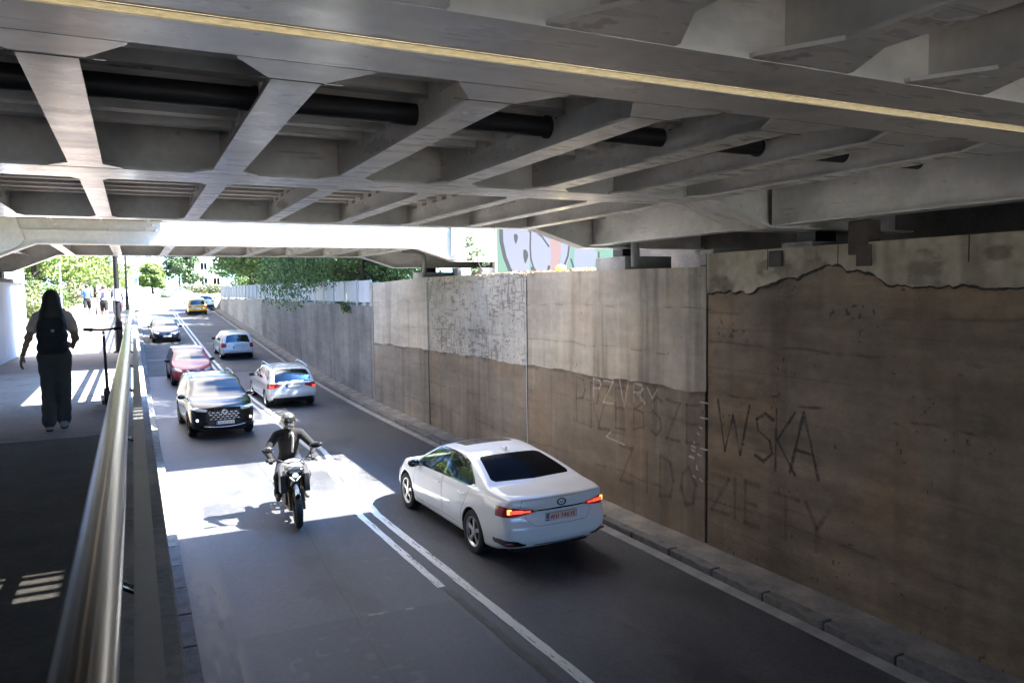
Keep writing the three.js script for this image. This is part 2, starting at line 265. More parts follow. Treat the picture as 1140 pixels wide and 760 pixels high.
// ---------- retaining wall on the right ----------
// stained concrete: base colour, vertical run-off streaks, pour lines, pits; all are marks in the surface
function wallTex(w, h, W, H, o, paintOver) {
  const t0 = o.seed;
  const fn = (u, v) => {
    const x = u * W, y = v * H;
    const a = fbm(x * .7, y * .7, t0, 5), b = fbm(x * 9, y * 9, t0 + 1, 4), c = fbm(x * 40, y * 40, t0 + 2, 2);
    let k = 1 + o.amp * ((a - .5) * 1.3 + (b - .5) * .55 + (c - .5) * .3); if (o.horiz) k *= 1 + o.horiz * ((fbm(x * .5, y * 3.2, t0 + 30, 5) - .5) * 1.6 + (fbm(x * 2.2, y * 11, t0 + 31, 3) - .5) * .6);
    let [r, g, bl] = o.base;
    const st = sstep(.52, .78, fbm(x * 3.1, y * .22, t0 + 3, 4)); k *= 1 - o.streak * st;
    const ls = sstep(.62, .8, fbm(x * 5.3 + 3, y * .3, t0 + 4, 3)); k *= 1 + (o.light || 0) * ls;
    if (o.grime) { const gd = o.grime - y; k *= 1 - .5 * sstep(.12, .02, gd + .10 * (fbm(x * 3, 1, t0 + 20, 4) - .5)) * sstep(.35, .6, fbm(x * 1.7, y * 2, t0 + 21, 4)); }
    if (o.rust) { const q = sstep(.5, .75, fbm(x * 1.1 + 5, y * .6, t0 + 5, 4)) * o.rust; r = lerp(r, r * 1.25, q); bl = lerp(bl, bl * .72, q); }
    if (o.lines) for (const L0 of o.lines) { const ly = L0[0] ?? L0, ls0 = L0[1] ?? .3;  const d = Math.abs(y - ly - .03 * (fbm(x * 1.2, ly * 7, t0 + 6, 3) - .5) * 4); k *= 1 - ls0 * sstep(.03, .004, d + .02 * (fbm(x * 9, y * 9, t0 + 22, 3) - .5)) * sstep(.42, .66, fbm(x * 2.6, ly * 3, t0 + 7, 4)); k *= 1 - .10 * sstep(.16, .0, y - ly) * sstep(-.0, .02, y - ly) * sstep(.4, .7, fbm(x * 1.3, ly * 9, t0 + 17, 3)); }
    if (o.boards) { const q = (y / o.boards) % 1; const e = Math.min(q, 1 - q) * o.boards; k *= 1 - .18 * sstep(.02, .004, e) * sstep(.35, .6, fbm(x * 1.5, Math.floor(y / o.boards), t0 + 12, 3)); k *= 1 + .09 * (hash2(Math.floor(y / o.boards), 3, t0) - .5); }
    const pt = sstep(o.pit || .86, (o.pit || .86) + .06, vnoise(x * 20, y * 20, t0 + 8) * .7 + .3 * vnoise(x * 3, y * 3, t0 + 9)); k *= 1 - .6 * pt;
    if (o.rough) { const wv = Math.max(fbm(x * 16, y * 5, t0 + 10, 4), fbm(x * 4.5, y * 24, t0 + 13, 4) * 1.02); const q = sstep(.585, .74, wv * .72 + .28 * fbm(x * 1.1, y * 1.4, t0 + 11, 4) + .03); k *= 1 - o.rough * .85 * q; const q2 = sstep(.62, .78, fbm(x * 24, y * 3, t0 + 14, 3)) * sstep(.4, .7, fbm(x * 2, y * 1.2, t0 + 15, 3)); k *= 1 - .4 * o.rough * q2; }
    return [r * k, g * k, bl * k];
  };
  if (!paintOver) return colorTex(w, h, fn);
  const t = colorTex(w, h, fn); paintOver(t.image.data, w, h); return t;
}
// strokes of spray paint: alpha painted into pixel data; coordinates in metres from the panel's left foot
function sprayStrokes(data, w, h, W, H, strokes) {
  for (const { pts, r, c, a, seed = 1 } of strokes) for (let k = 0; k < pts.length - 1; k++) {
    const [x0, y0] = pts[k], [x1, y1] = pts[k + 1]; const R = r * 2.6 + .01;
    const i0 = Math.max(0, Math.floor((Math.min(x0, x1) - R) / W * w)), i1 = Math.min(w - 1, Math.ceil((Math.max(x0, x1) + R) / W * w));
    const j0 = Math.max(0, Math.floor((Math.min(y0, y1) - R) / H * h)), j1 = Math.min(h - 1, Math.ceil((Math.max(y0, y1) + R) / H * h));
    for (let j = j0; j <= j1; j++) for (let i = i0; i <= i1; i++) {
      const x = (i + .5) / w * W, y = (j + .5) / h * H, dx = x1 - x0, dy = y1 - y0, t = clamp(((x - x0) * dx + (y - y0) * dy) / (dx * dx + dy * dy + 1e-9));
      const d = Math.hypot(x - x0 - t * dx, y - y0 - t * dy) + .012 * (fbm(x * 7, y * 7, seed + 2, 3) - .5), rr = r * (.55 + .95 * vnoise(x * 4, y * 4, seed + 9)); const q = a * sstep(rr * 1.7, rr * .3, d) * clamp(.1 + 1.5 * fbm(x * 5, y * 5, seed, 4) * fbm(x * 40, y * 40, seed + 4, 2) * 2.2); if (q <= 0) continue;
      const p = 4 * (j * w + i); for (let n = 0; n < 3; n++) data[p + n] = lerp(data[p + n], c[n], clamp(q));
    }
  }
}
const LET = { // stroke letters on a unit box
  P: [[[0, 0], [0, 1]], [[0, 1], [.5, .95], [.6, .75], [.45, .55], [0, .5]]], R: [[[0, 0], [0, 1]], [[0, 1], [.5, .95], [.55, .75], [.4, .55], [0, .5]], [[.2, .5], [.65, 0]]], Z: [[[0, 1], [.65, 1], [0, 0], [.65, .03]]], E: [[[.6, 1], [0, 1], [0, 0], [.6, 0]], [[0, .5], [.5, .5]]],
  B: [[[0, 0], [0, 1], [.45, .95], [.5, .7], [.05, .52], [.5, .45], [.55, .12], [0, 0]]], S: [[[.6, .9], [.35, 1], [.05, .85], [.1, .62], [.5, .45], [.58, .2], [.3, 0], [0, .08]]], W: [[[0, 1], [.2, 0], [.42, .75], [.62, 0], [.85, 1]]], K: [[[0, 0], [.02, 1]], [[.6, 1], [.05, .5], [.62, 0]]], A: [[[0, 0], [.32, 1], [.68, 0]], [[.12, .38], [.55, .36]]],
  I: [[[0, 0], [0, 1]]], D: [[[0, 0], [0, 1], [.45, .9], [.6, .5], [.45, .1], [0, 0]]], T: [[[-.05, 1], [.7, 1]], [[.3, 1], [.3, 0]]], Y: [[[0, 1], [.3, .5], [.62, 1]], [[.3, .5], [.3, 0]]], V: [[[0, 1], [.28, .1], [.58, 1]]], O: [[[.3, 1], [.05, .8], [0, .4], [.2, 0], [.5, .1], [.6, .6], [.3, 1]]],
};
function letters(list, o) { const out = []; list.forEach(([ch, x, wd, y, hh], i) => { for (const st of LET[ch]) out.push({ ...o, seed: i * 7 + 3, pts: st.map(([a, b]) => [x + a * wd, y + b * hh]) }); }); return out; }
function word(s, x, y, hh, sp, o, slope = 0) { const out = []; [...s].forEach((ch, i) => { if (!LET[ch]) return; for (const st of LET[ch]) out.push({ ...o, seed: i * 7 + 3, pts: st.map(([a, b]) => [x + i * sp + a * sp * .95, y + slope * i + b * hh]) }); }); return out; }
{
  const rw = thing('retaining_wall', 'long stained concrete retaining wall with scratched lettering along the right of the road', 'wall');
  const plane = (z0, z1, y0, y1, x, mat, name, o = {}) => { // facing the road (-x); z0 > z1
    const nz = Math.max(2, Math.ceil((z0 - z1) / .16)), ny = Math.max(2, Math.ceil((y1 - y0) / .5));
    const fy0 = typeof o.y0 === 'function' ? o.y0 : () => y0, fy1 = typeof o.y1 === 'function' ? o.y1 : () => y1;
    const front = gridMesh(nz, ny, (i, j) => { const z = lerp(z0, z1, i / nz); return [x + (o.bulge || .012) * (fbm(z * .6, j * .4, 71, 3) - .5), lerp(fy0(z), fy1(z), j / ny), z]; }, (p, i, j) => [i / nz, j / ny]);
    const top = gridMesh(nz, 1, (i, j) => { const z = lerp(z0, z1, i / nz); return [x + j * (o.depth || .4) + (j ? 0 : (o.bulge || .012) * (fbm(z * .6, ny * .4, 71, 3) - .5)), fy1(z), z]; }, (p, i, j) => [i / nz, 1 - .02 * j]);
    const ends = [z0, z1].map(z => { const a = fy0(z), b = fy1(z); return gridMesh(1, 1, (i, j) => [x + i * (o.depth || .4), j ? b : a, z], (p, i, j) => [.01 * i, j]); });
    return obj(name, [front, top, ...ends], mat, rw);
  };
  const mk = (tex, rough = .88, bs = .004) => { const bt = bumpFine.clone(); bt.repeat.set(6, 3); bt.needsUpdate = true; return std({ map: tex, roughness: rough, bumpMap: bt, bumpScale: bs }); };
  const dark = [16, 12, 10], pale = [178, 172, 165];
  // nearest panel, brown, with the letters WSKA
  const W0 = 14.4, H0 = 4.75; // z from 5 to -9.4; u runs from z=5
  const uOf = z => 5 - z;
  const t0 = wallTex(2048, 768, W0, H0, { seed: 500, base: [.182, .135, .09], amp: .6, streak: .16, rust: .45, horiz: .55, lines: [[1.0, .3], [1.95, .25], [2.74, .62], [3.5, .4], [3.95, .25]], boards: .62, pit: .84 }, (d, w, h) => {
    const s = [];
    const flip = (arr) => arr.map(q => ({ ...q, pts: q.pts.map(([a, b]) => [W0 - a, b]) })); // text reads from the far end to the near end
    const zl = z => W0 - uOf(z); // metres from the far end
    s.push(...flip(letters([['W', .23, .80, 1.84, .76], ['S', 1.03, .58, 1.83, .70], ['K', 1.43, .58, 1.75, .87], ['A', 1.70, .72, 1.78, .86]], { r: .02, c: dark, a: .6 })));
    s.push(...flip(letters([['Z', .10, .6, .84, .57], ['I', .62, .4, .84, .6], ['E', .84, .45, .83, .62], ['T', 1.45, .6, .8, .62], ['Y', 2.0, .6, .8, .6]], { r: .03, c: dark, a: .24 })));
    sprayStrokes(d, w, h, W0, H0, s);
  });
  plane(5, -9.40, -2.72, 2.02, WALLX, mk(t0, .86, .006), 'wall_panel', { bulge: .03 });
  // pale broken render along its top, with a ragged lower edge
  {
    const pts = [[-9.38, 2.15]], r = rng(77); const low = [];
    for (let z = -9.38; z < 5; z += .045) low.push([z, 1.55 + .06 * (fbm(z * 4, 5, 92, 4) - .5) * 2.4 + .05 * (fbm(z * 14, 5, 95, 3) - .5) + .22 * Math.exp(-(((z + 7.0) / .75) ** 2)) + .06 * Math.exp(-(((z + 5.4) / .5) ** 2)) + .1 * sstep(-8.6, -8.0, z) * sstep(-6, -6.6, z)]);
    const poly = [...low, [5, 2.15], [-9.38, 2.15]].map(([z, y]) => [z, y]);
    const g = extrude(poly, .045); g.rotateY(-Math.PI / 2); // x->z , z->-x
    g.translate(WALLX - .004, 0, 0); boxUV(g);
    obj('render_cap', g, std({ map: colorTex(1024, 512, (u, v) => { const x = u * 14.4, y = v * 1.2; const a = fbm(x * 1.1, y * 1.5, 521, 5), b = fbm(x * 10, y * 10, 522, 4), st = sstep(.52, .74, fbm(x * 3, y * .5, 523, 4)), dk = sstep(.58, .74, fbm(x * 2.2, y * 4, 524, 5)); const k = (1 + .6 * (a - .5) + .5 * (b - .5)) * (1 - .35 * st) * (1 - .45 * dk); return [.40 * k, .335 * k, .24 * k]; }, [1 / 14.4, 1 / 1.2]), roughness: .92, bumpMap: bumpFine, bumpScale: .01 }), rw);
    { const p2 = [...low.map(([z, y]) => [z, y - .018 - .05 * Math.max(0, fbm(z * 9, 3, 96, 3) - .35)]), ...low.slice().reverse().map(([z, y]) => [z, y + .05])]; const g2 = extrude(p2, .03); g2.rotateY(-Math.PI / 2); g2.translate(WALLX - .002, 0, 0); boxUV(g2); obj('crumbled_edge', g2, std({ map: tileTex([.05, .043, .035], .6, 525, .5), roughness: 1, bumpMap: bumpFine, bumpScale: .01 }), rw); }
    obj('coping', box(WALLX + .0, WALLX + .5, 2.02, 2.14, 5, -9.38), M.concreteDark, rw);
    for (const z of [-9.38, -8.1, -6.9, -5.2]) obj('joint_strip', box(WALLX - .052, WALLX - .0495, 1.86, 2.15, z - .006, z + .006), M.blackMetal, rw);
  }
  // middle panels: pale upper face and darker lower facing standing slightly proud
  const mids = [[-9.47, -15.6, 1.95, 2.02, 0], [-15.62, -22.15, 2.04, 2.06, 1], [-22.17, -28.2, 2.07, 1.95, 2]];
  mids.forEach(([z0, z1, ya, yb, k]) => {
    const W = z0 - z1, up = wallTex(1024, 512, W, 2.2, { seed: 540 + k * 20, base: [[.35, .30, .235], [.41, .37, .315], [.38, .345, .30]][k], amp: [.45, .4, .35][k], streak: [.45, .14, .26][k], light: .1, lines: [1.5, .7], pit: [.88, .8, .9][k], rough: [.0, .58, .12][k], rust: [.2, .1, .1][k], horiz: .25 });
    const base = z => lerp([-.04, -.10, -.17][k], [-.10, -.17, -.27][k], (z0 - z) / W) - .1;
    plane(z0, z1, 0, 0, WALLX + .018, mk(up, .88, [.004, .010, .003][k]), 'upper_facing', { y0: base, y1: z => lerp(ya, yb, (z0 - z) / W) });
    const H = 2.62;
    const lo = wallTex(1024, 512, W, H, { seed: 600 + k * 20, base: [[.175, .133, .093], [.20, .159, .118], [.18, .158, .135]][k], amp: .5, streak: .26, light: .16, lines: [[.9, .3], [1.6, .25], [2.1, .2]], pit: .87, rust: .35, horiz: .3, grime: H }, k ? null : (d, w, h) => {
      const s = [];
      const rt = (arr) => arr.map(q => ({ ...q, pts: q.pts.map(([a, b]) => [W - a, b]) })); // measured from the far end
      s.push(...rt(letters([['P', 2.2, .55, 1.65, .9], ['R', 2.75, .5, 1.6, .9], ['Z', 3.0, .6, 1.62, .85], ['E', 3.62, .5, 1.7, .75], ['B', 4.2, .55, 1.75, .72], ['S', 4.72, .5, 1.75, .65], ['Z', 5.15, .55, 1.75, .65], ['E', 5.68, .5, 1.78, .62]], { r: .022, c: dark, a: .26 })));
      s.push(...rt(letters([['Z', 3.77, .6, .74, .65], ['I', 4.6, .4, .7, .72], ['D', 4.98, .6, .72, .7], ['O', 5.55, .6, .75, .62]], { r: .03, c: dark, a: .22 })));
      s.push(...rt(letters([['P', 2.85, .45, 2.2, .38], ['Z', 3.2, .5, 2.15, .42], ['V', 3.75, .5, 2.05, .55], ['R', 4.2, .5, 2.25, .33], ['Y', 4.6, .5, 2.2, .34]], { r: .02, c: pale, a: .55 })));
      s.push({ pts: [[W - 3.45, 1.62], [W - 3.3, 1.5], [W - 3.9, 1.42]], r: .014, c: pale, a: .75 });
      const r = rng(3); for (let i = 0; i < 12; i++) { const x = .05 + r() * .25, y = 1.2 + r() * 1.1; s.push({ pts: [[x, y], [x + .12 * r(), y + .02]], r: .012, c: pale, a: .8 }); }
      for (let i = 0; i < 16; i++) { const x = W - r() * 3, y = 1.6 + r() * .8; s.push({ pts: [[x, y], [x + .02, y - .3 - r() * .7]], r: .008, c: [140, 130, 118], a: .5 }); }
      sprayStrokes(d, w, h, W, H, s);
    });
    plane(z0, z1, -2.72, 0, WALLX, mk(lo, .88, .005), 'lower_facing', { y1: z => base(z) + .1 + .09 * (fbm(z * 1.7, 3, 99, 4) - .5) + .03 * (fbm(z * 9, 3, 98, 2) - .5), bulge: .02, depth: .06 });
    obj('backing', box(WALLX + .05, WALLX + .42, -2.72, 1.9, z0, z1), M.concreteDark, rw);
    obj('joint_strip', gridMesh(1, 6, (i, j) => [WALLX - .014 + .0 * i, lerp(-2.6, 1.9, j / 6), z1 + .02 - i * .05 + .006 * Math.sin(j * 2)]), k === 1 ? M.blackMetal : M.concrete, rw);
  });
  // iron clamps down the joint by the letters
  for (const y of [-.2, -.45, -.95]) obj('clamp', rbox(WALLX - .022, WALLX, y - .012, y + .012, -9.56, -9.38, .006), M.concrete, rw);
  for (let k = 0; k < 4; k++) obj('wall_panel', box(WALLX, WALLX + .4, -2.72, 2.1, 5.01 + k * 6, 10.99 + k * 6), M.concreteDark, rw);
  // long low wall up the ramp, in bays
  const z0 = -28.22; for (let k = 0; k < 8; k++) {
    const za = z0 - k * 7, zb = za - 6.985, tex = k < 4 ? wallTex(512, 256, 7, 3.7, { seed: 700 + k * 13, base: [.185, .179, .174].map(c => c * (.9 + .2 * hash2(k, 1, 8))), amp: .6, streak: .2, light: .14, horiz: .25, lines: [[.9, .25], [1.9, .3], [2.8, .25]], pit: .88 }) : null;
    const mat = tex ? mk(tex) : M.concrete;
    plane(za, zb, 0, 0, WALLX + .01, mat, 'wall_panel', { y0: z => roadY(z) - .15, y1: z => 1.10 + .12 * (-z - 28.2) / 56 });
  }
  obj('wall_return', box(WALLX + .012, WALLX + .42, .9, 2.0, -28.2, -28.62), M.concrete, rw);
}
// fence on the low wall: white corrugated sheets between posts
{
  const fe = thing('sheet_fence', 'white ribbed sheet fence with thin posts on top of the low ramp wall', 'fence');
  const fm = [std({ map: tileTex([.5, .515, .54], .14, 760, 1.5), roughness: .6 }), std({ map: tileTex([.46, .48, .51], .14, 761, 1.5), roughness: .6 })];
  const topY = z => 1.10 + .12 * (-z - 28.2) / 56;
  for (let k = 0, z = -28.6; z > -83.5; k++, z -= 2.0) {
    const za = z - .05, zb = z - 1.95, n = 24, yb = topY(z) + .13, h = .86 + .25 * (-z - 28) / 56;
    const sheet = gridMesh(n, 1, (i, j) => [WALLX + .12 + .018 * (i % 4 < 2 ? 1 : -1), yb + j * h, lerp(za, zb, i / n)]);
    obj('fence_sheet', toCreasedNormals(sheet, .3), fm[k % 2], fe);
    obj('fence_post', box(WALLX + .03, WALLX + .08, topY(z) - .08, yb + h + .02, z - .03, z + .03), k % 3 ? fm[0] : M.galv, fe);
    if (k % 3 === 0) obj('foot_block', rbox(WALLX + .05, WALLX + .22, topY(z), topY(z) + .10, z - 1.3, z - .7, .01), M.concrete, fe);
  }
}

// ---------- bridges ----------
// deck ribs run across the road; cross beams run along it between the main girders
const XC = []; for (let i = -2; i <= 6; i++) XC.push(-.30 + 1.1 * i);
const RIBY = 2.99, DECKY = 3.21, XL = -4.3, XR = 10.2;
const soffit = [[XL, 2.26], [-2.75, 2.26], [-1.72, YB], [6.42, YB], [7.45, 2.38], [XR, 2.38]];
function soffitY(x) { for (let i = 0; i < soffit.length - 1; i++) if (x <= soffit[i + 1][0]) return lerp(soffit[i][1], soffit[i + 1][1], (x - soffit[i][0]) / (soffit[i + 1][0] - soffit[i][0])); return 2.38; }
function ribSection(z) { return [[z - .11, DECKY + .004], [z - .065, RIBY], [z + .065, RIBY], [z + .11, DECKY + .004]]; }
function girder(parent, zc, fw, mats = M.steel, webZ = zc, webMat = mats) {
  const g = new THREE.Group(); g.name = 'main_girder'; parent.add(g);
  const top = [...soffit].reverse().map(([x, y]) => [x, y + .028]);
  const fl = extrude([...soffit, ...top], fw); fl.translate(0, 0, zc - fw / 2); obj('bottom_flange', boxUV(fl), mats, g);
  const web = extrude([...soffit.map(([x, y]) => [x, y + .029]), [XR, DECKY + .03], [XL, DECKY + .03]], .02); web.translate(0, 0, webZ - .01); obj('web', boxUV(web), webMat === M.steel ? M.steelWeb : webMat, g);
  return g;
}
function bay(parent, za, zb, o) { // za nearer (greater z)
  const { hw = .12, gus = .19, glen = .36, gfar = .14, glenFar = .22, ribs = .42, rib0 = .28, mat = M.steel, xs = XC, ribX = [XL, XR], webA = 0, webB = 0 } = o;
  const rz = []; for (let z = za - rib0; z > zb + .2; z -= ribs) rz.push(z);
  // shared shapes
  const flPts = [[-hw - gus, za - .0015], [-hw - gus, za - .05], [-hw, za - glen], [-hw, zb + glenFar], [-hw - gfar, zb + .04], [-hw - gfar, zb + .0015], [hw + gfar, zb + .0015], [hw + gfar, zb + .04], [hw, zb + glenFar], [hw, za - glen], [hw + gus, za - .05], [hw + gus, za - .0015]];
  const flG = slabXZ(flPts, YB + .003, YB + .024);
  const holes = rz.map(z => { const s = ribSection(z); return [[s[0][0] - .012, DECKY - .012], [s[1][0] - .02, RIBY + .03], [s[1][0] - .03, RIBY - .05], [s[2][0] + .03, RIBY - .05], [s[2][0] + .02, RIBY + .03], [s[3][0] + .012, DECKY - .012]]; });
  const webG = extrude([[zb - webB, YB + .025], [za + webA, YB + .025], [za + webA, DECKY + .03], [zb - webB, DECKY + .03]], .016, 0, holes); webG.rotateY(-Math.PI / 2); webG.translate(.008, 0, 0); boxUV(webG);
  const weld = [box(-hw - gus * .55, hw + gus * .55, YB + .0005, YB + .0028, za - glen * .93, za - glen * .93 - .012), box(-hw - gus, hw + gus, YB + .0005, YB + .0028, za - .004, za - .012)];
  for (const x of xs) {
    const g = new THREE.Group(); g.name = 'cross_beam'; g.position.x = x; parent.add(g);
    for (const [n, gg] of [['flange', flG], ['web', webG]]) { const m = shadows(new THREE.Mesh(gg, n === 'web' ? M.steelWeb : mat)); m.name = n; g.add(m); }
    if (o.weld) obj('weld_seam', weld, M.weld, g);
  }
  const r = rng(Math.round(za * -100) + 5);
  const ribM = [M.steelDeck, std({ map: M.steelDeck.map, color: rgb(.86, .86, .85), roughness: .7 })];
  for (const z of rz) { const s = ribSection(z); const g = extrude([s[0], s[1], s[2], s[3]].map(([a, b]) => [a, b]), ribX[1] - ribX[0]); g.rotateY(Math.PI / 2); g.scale(1, 1, -1); const idx = g.index; g.computeVertexNormals(); g.translate(ribX[0], 0, 0); boxUV(g); obj('deck_rib', g, ribM[r() < .5 ? 0 : 1], parent); }
  return rz;
}
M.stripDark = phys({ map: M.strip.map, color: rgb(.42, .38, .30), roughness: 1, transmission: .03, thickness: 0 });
M.weld = std({ color: rgb(.16, .15, .14), roughness: .8 });
const deckTop = 3.5;
function endBeam(parent, za, zb, x = 7.62, mat = M.steel) {
  const g = new THREE.Group(); g.name = 'end_beam'; parent.add(g);
  obj('flange', box(x - .13, x + .13, 2.409, 2.43, za, zb), mat, g); obj('web', box(x - .008, x + .008, 2.431, DECKY + .03, za, zb), M.steelWeb, g);
}
function pipeRun(parent, z, y, r, x0, x1, mat, name = 'drain_pipe') { const g = new THREE.CylinderGeometry(r, r, x1 - x0, 16); g.rotateZ(Math.PI / 2); g.translate((x0 + x1) / 2, y, z); const m = obj(name, norm(g), mat, parent); for (let x = x0 + .7; x < x1; x += 2.2) { const c = new THREE.CylinderGeometry(r + .012, r + .012, .07, 16); c.rotateZ(Math.PI / 2); c.translate(x, y, z); obj('pipe_collar', norm(c), mat, m); } return m; }
// bridge over the camera
{
  const b = thing('steel_bridge', 'grey steel bridge deck directly overhead, nearer side of the yellow joint', 'bridge');
  girder(b, -3.02, .40, M.steel, -2.92); girder(b, 1.3, .6); girder(b, 5.6, .6); girder(b, 9.2, .3);
  bay(b, 1.0, -2.82, { hw: .13, gus: .15, glen: .25, gfar: .2, glenFar: .38, weld: false, webB: .12, webA: .28 });
  bay(b, 5.3, 1.6, { webA: .28, webB: .28, hw: .1, gus: .06, glen: .14, gfar: .06, glenFar: .14 });
  obj('deck', box(XL, XR, DECKY + .001, deckTop, 9.35, -2.93), M.concreteDark, b);
  endBeam(b, 1.0, -2.9);
  obj('parapet', box(XL, XR, deckTop + .001, deckTop + .4, -2.65, -2.85), M.concrete, b);
  // small bolts where the ribs meet the webs
  for (const x of XC.slice(3)) for (const z of [-1.2, -2.0]) obj('pipe_stub', rod([x - .012, 3.0, z], [x - .09, 2.98, z], .028, .028, 10), M.galv, b);
}
// joint between the two near decks: a translucent yellowed sealing strip lit from the open slot above
{
  const j = thing('joint_strip', 'narrow yellowed sealing strip in the slot between two bridge decks', 'joint strip');
  const pl = (z0, z1, y0, y1) => gridMesh(40, 1, (i, k) => [lerp(XL + .6, XR - .6, i / 40), k ? y1 : y0, k ? z1 : z0], p => [p[0], p[2]]);
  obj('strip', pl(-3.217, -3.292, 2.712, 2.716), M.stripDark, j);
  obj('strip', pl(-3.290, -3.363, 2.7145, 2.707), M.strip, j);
  obj('ridge', box(XL + .6, XR - .6, 2.719, 2.73, -3.284, -3.298), M.concrete, j);
}
// second bridge
{
  const b = thing('steel_bridge', 'grey steel bridge with tapered cross beams and black pipe beyond the yellow joint', 'bridge');
  girder(b, -3.54, .36, M.steel, -3.62); girder(b, -7.74, .62);
  bay(b, -3.72, -7.43, { hw: .125, gus: .2, glen: .36, gfar: .15, glenFar: .22, weld: true, webA: .08, webB: .28, rib0: .62 });
  bay(b, -8.05, -11.98, { hw: .095, gus: .05, glen: .14, gfar: .06, glenFar: .16, webA: .28, webB: .1, xs: XC });
  girder(b, -12.13, .30, M.steel, -12.1);
  obj('deck', [box(XL, XR, DECKY + .001, deckTop, -4.2, -12.25), box(XL, .25, DECKY + .001, deckTop, -3.42, -4.199), box(2.10, XR, DECKY + .001, deckTop, -3.42, -4.199), box(.251, 2.099, DECKY + .001, deckTop, -3.42, -3.62)], M.concreteDark, b);
  // added plate in the deck, out of view: slits shaped to throw sun stripes
  { const bars = []; let z0 = -3.621; const slits = []; for (let k = 0; k < 4; k++) for (let n = 0; n < 3; n++) slits.push(-3.68 - k * .14 - n * .024); for (const s of slits) { bars.push(box(.251, 2.099, deckTop - .02, deckTop - .014, z0, s)); z0 = s - .0066; } bars.push(box(.251, 2.099, deckTop - .02, deckTop - .014, z0, -4.199)); obj('added_slit_plate', bars, M.galv, b); }
  obj('parapet', box(XL, XR, deckTop + .001, 4.0, -12.0, -12.25), M.concrete, b);
  obj('parapet', box(XL, XR, deckTop + .001, deckTop + .1, -3.42, -3.6), M.concrete, b);
  endBeam(b, -3.7, -7.6); endBeam(b, -7.9, -11.98);
  pipeRun(b, -5.36, 2.90, .078, XL, 7.4, M.blackPipe); pipeRun(b, -8.75, 2.88, .062, XL, 7.2, M.greyPipe);
  // bracket and down pipe at the support
  const dp = obj('down_pipe', tube([[7.2, 2.94, -11.6], [8.2, 2.93, -11.65], [8.33, 2.86, -11.68], [8.34, 2.72, -11.7], [8.34, 2.02, -11.7]], .075, 12, 30), M.greyPipe, b);
  for (const z of [-10.7, -10.95, -11.15]) obj('hanger_rod', rod([7.9, 2.5, z], [7.9, 3.1, z], .02), M.blackPipe, b);
}
// third bridge beyond the gap, its near face in the sun
{
  const b = thing('steel_bridge', 'low bridge beyond the sunlit gap with a bright white near face', 'bridge');
  const g = girder(b, -18.42, .30, M.steelWhite, -18.32); girder(b, -23.45, .32);
  bay(b, -18.57, -23.29, { hw: .10, gus: .06, glen: .16, gfar: .06, glenFar: .16, webA: .2, webB: .12, ribs: .6 });
  obj('deck', box(XL, XR, DECKY + .001, deckTop, -18.3, -23.62), M.concreteDark, b);
  obj('parapet', box(XL, XR, deckTop + .001, 4.02, -18.26, -18.5), M.steelWhite, b);
  obj('parapet', box(XL, XR, deckTop + .001, 4.02, -23.4, -23.62), M.concrete, b);
  // ribbed stiffener run and splice bolts on the near face by the left support
  for (let i = 0; i < 4; i++) { const x = -2.4 + i * .9; obj('stiffener', box(x, x + .016, 2.98, 3.3, -18.309, -18.285), M.steelWhite, g); for (let k = 0; k < 3; k++) obj('bolt', new THREE.SphereGeometry(.03, 10, 8).translate(x + .07 + k * .07, 3.22 - k * .1, -18.305), M.steelWhite, g); }
  obj('ledge', box(-2.6, .5, 2.972, 2.985, -18.309, -18.27), M.steelWhite, g);
  const sp = soffit; obj('splice_plate', extrude([[-2.75, 2.32], [-2.05, 2.62], [-1.9, 2.78], [-2.05, 3.25], [-3.2, 3.25], [-3.2, 2.32]], .03).translate(0, 0, -18.29), M.steelWhite, g);
  obj('corbel', box(7.35, 8.55, 2.43, 3.3, -18.30, -18.26), M.steelWhite, g);
  const dp = obj('down_pipe', tube([[7.6, 2.9, -23.0], [8.2, 2.85, -23.0], [8.3, 2.7, -23.0], [8.3, 2.0, -23.0]], .07, 10, 24), M.greyPipe, b);
}
// slab that closes the left end of the gap, shading the pavement side
{
  const c = thing('gap_slab', 'concrete slab closing the left end of the gap between the bridges', 'slab');
  obj('slab', box(XL, .78, DECKY + .04, deckTop + .02, -12.26, -18.24), M.concrete, c);
  obj('upstand', box(.62, .78, deckTop + .021, deckTop + .16, -12.26, -18.24), M.concrete, c);
}
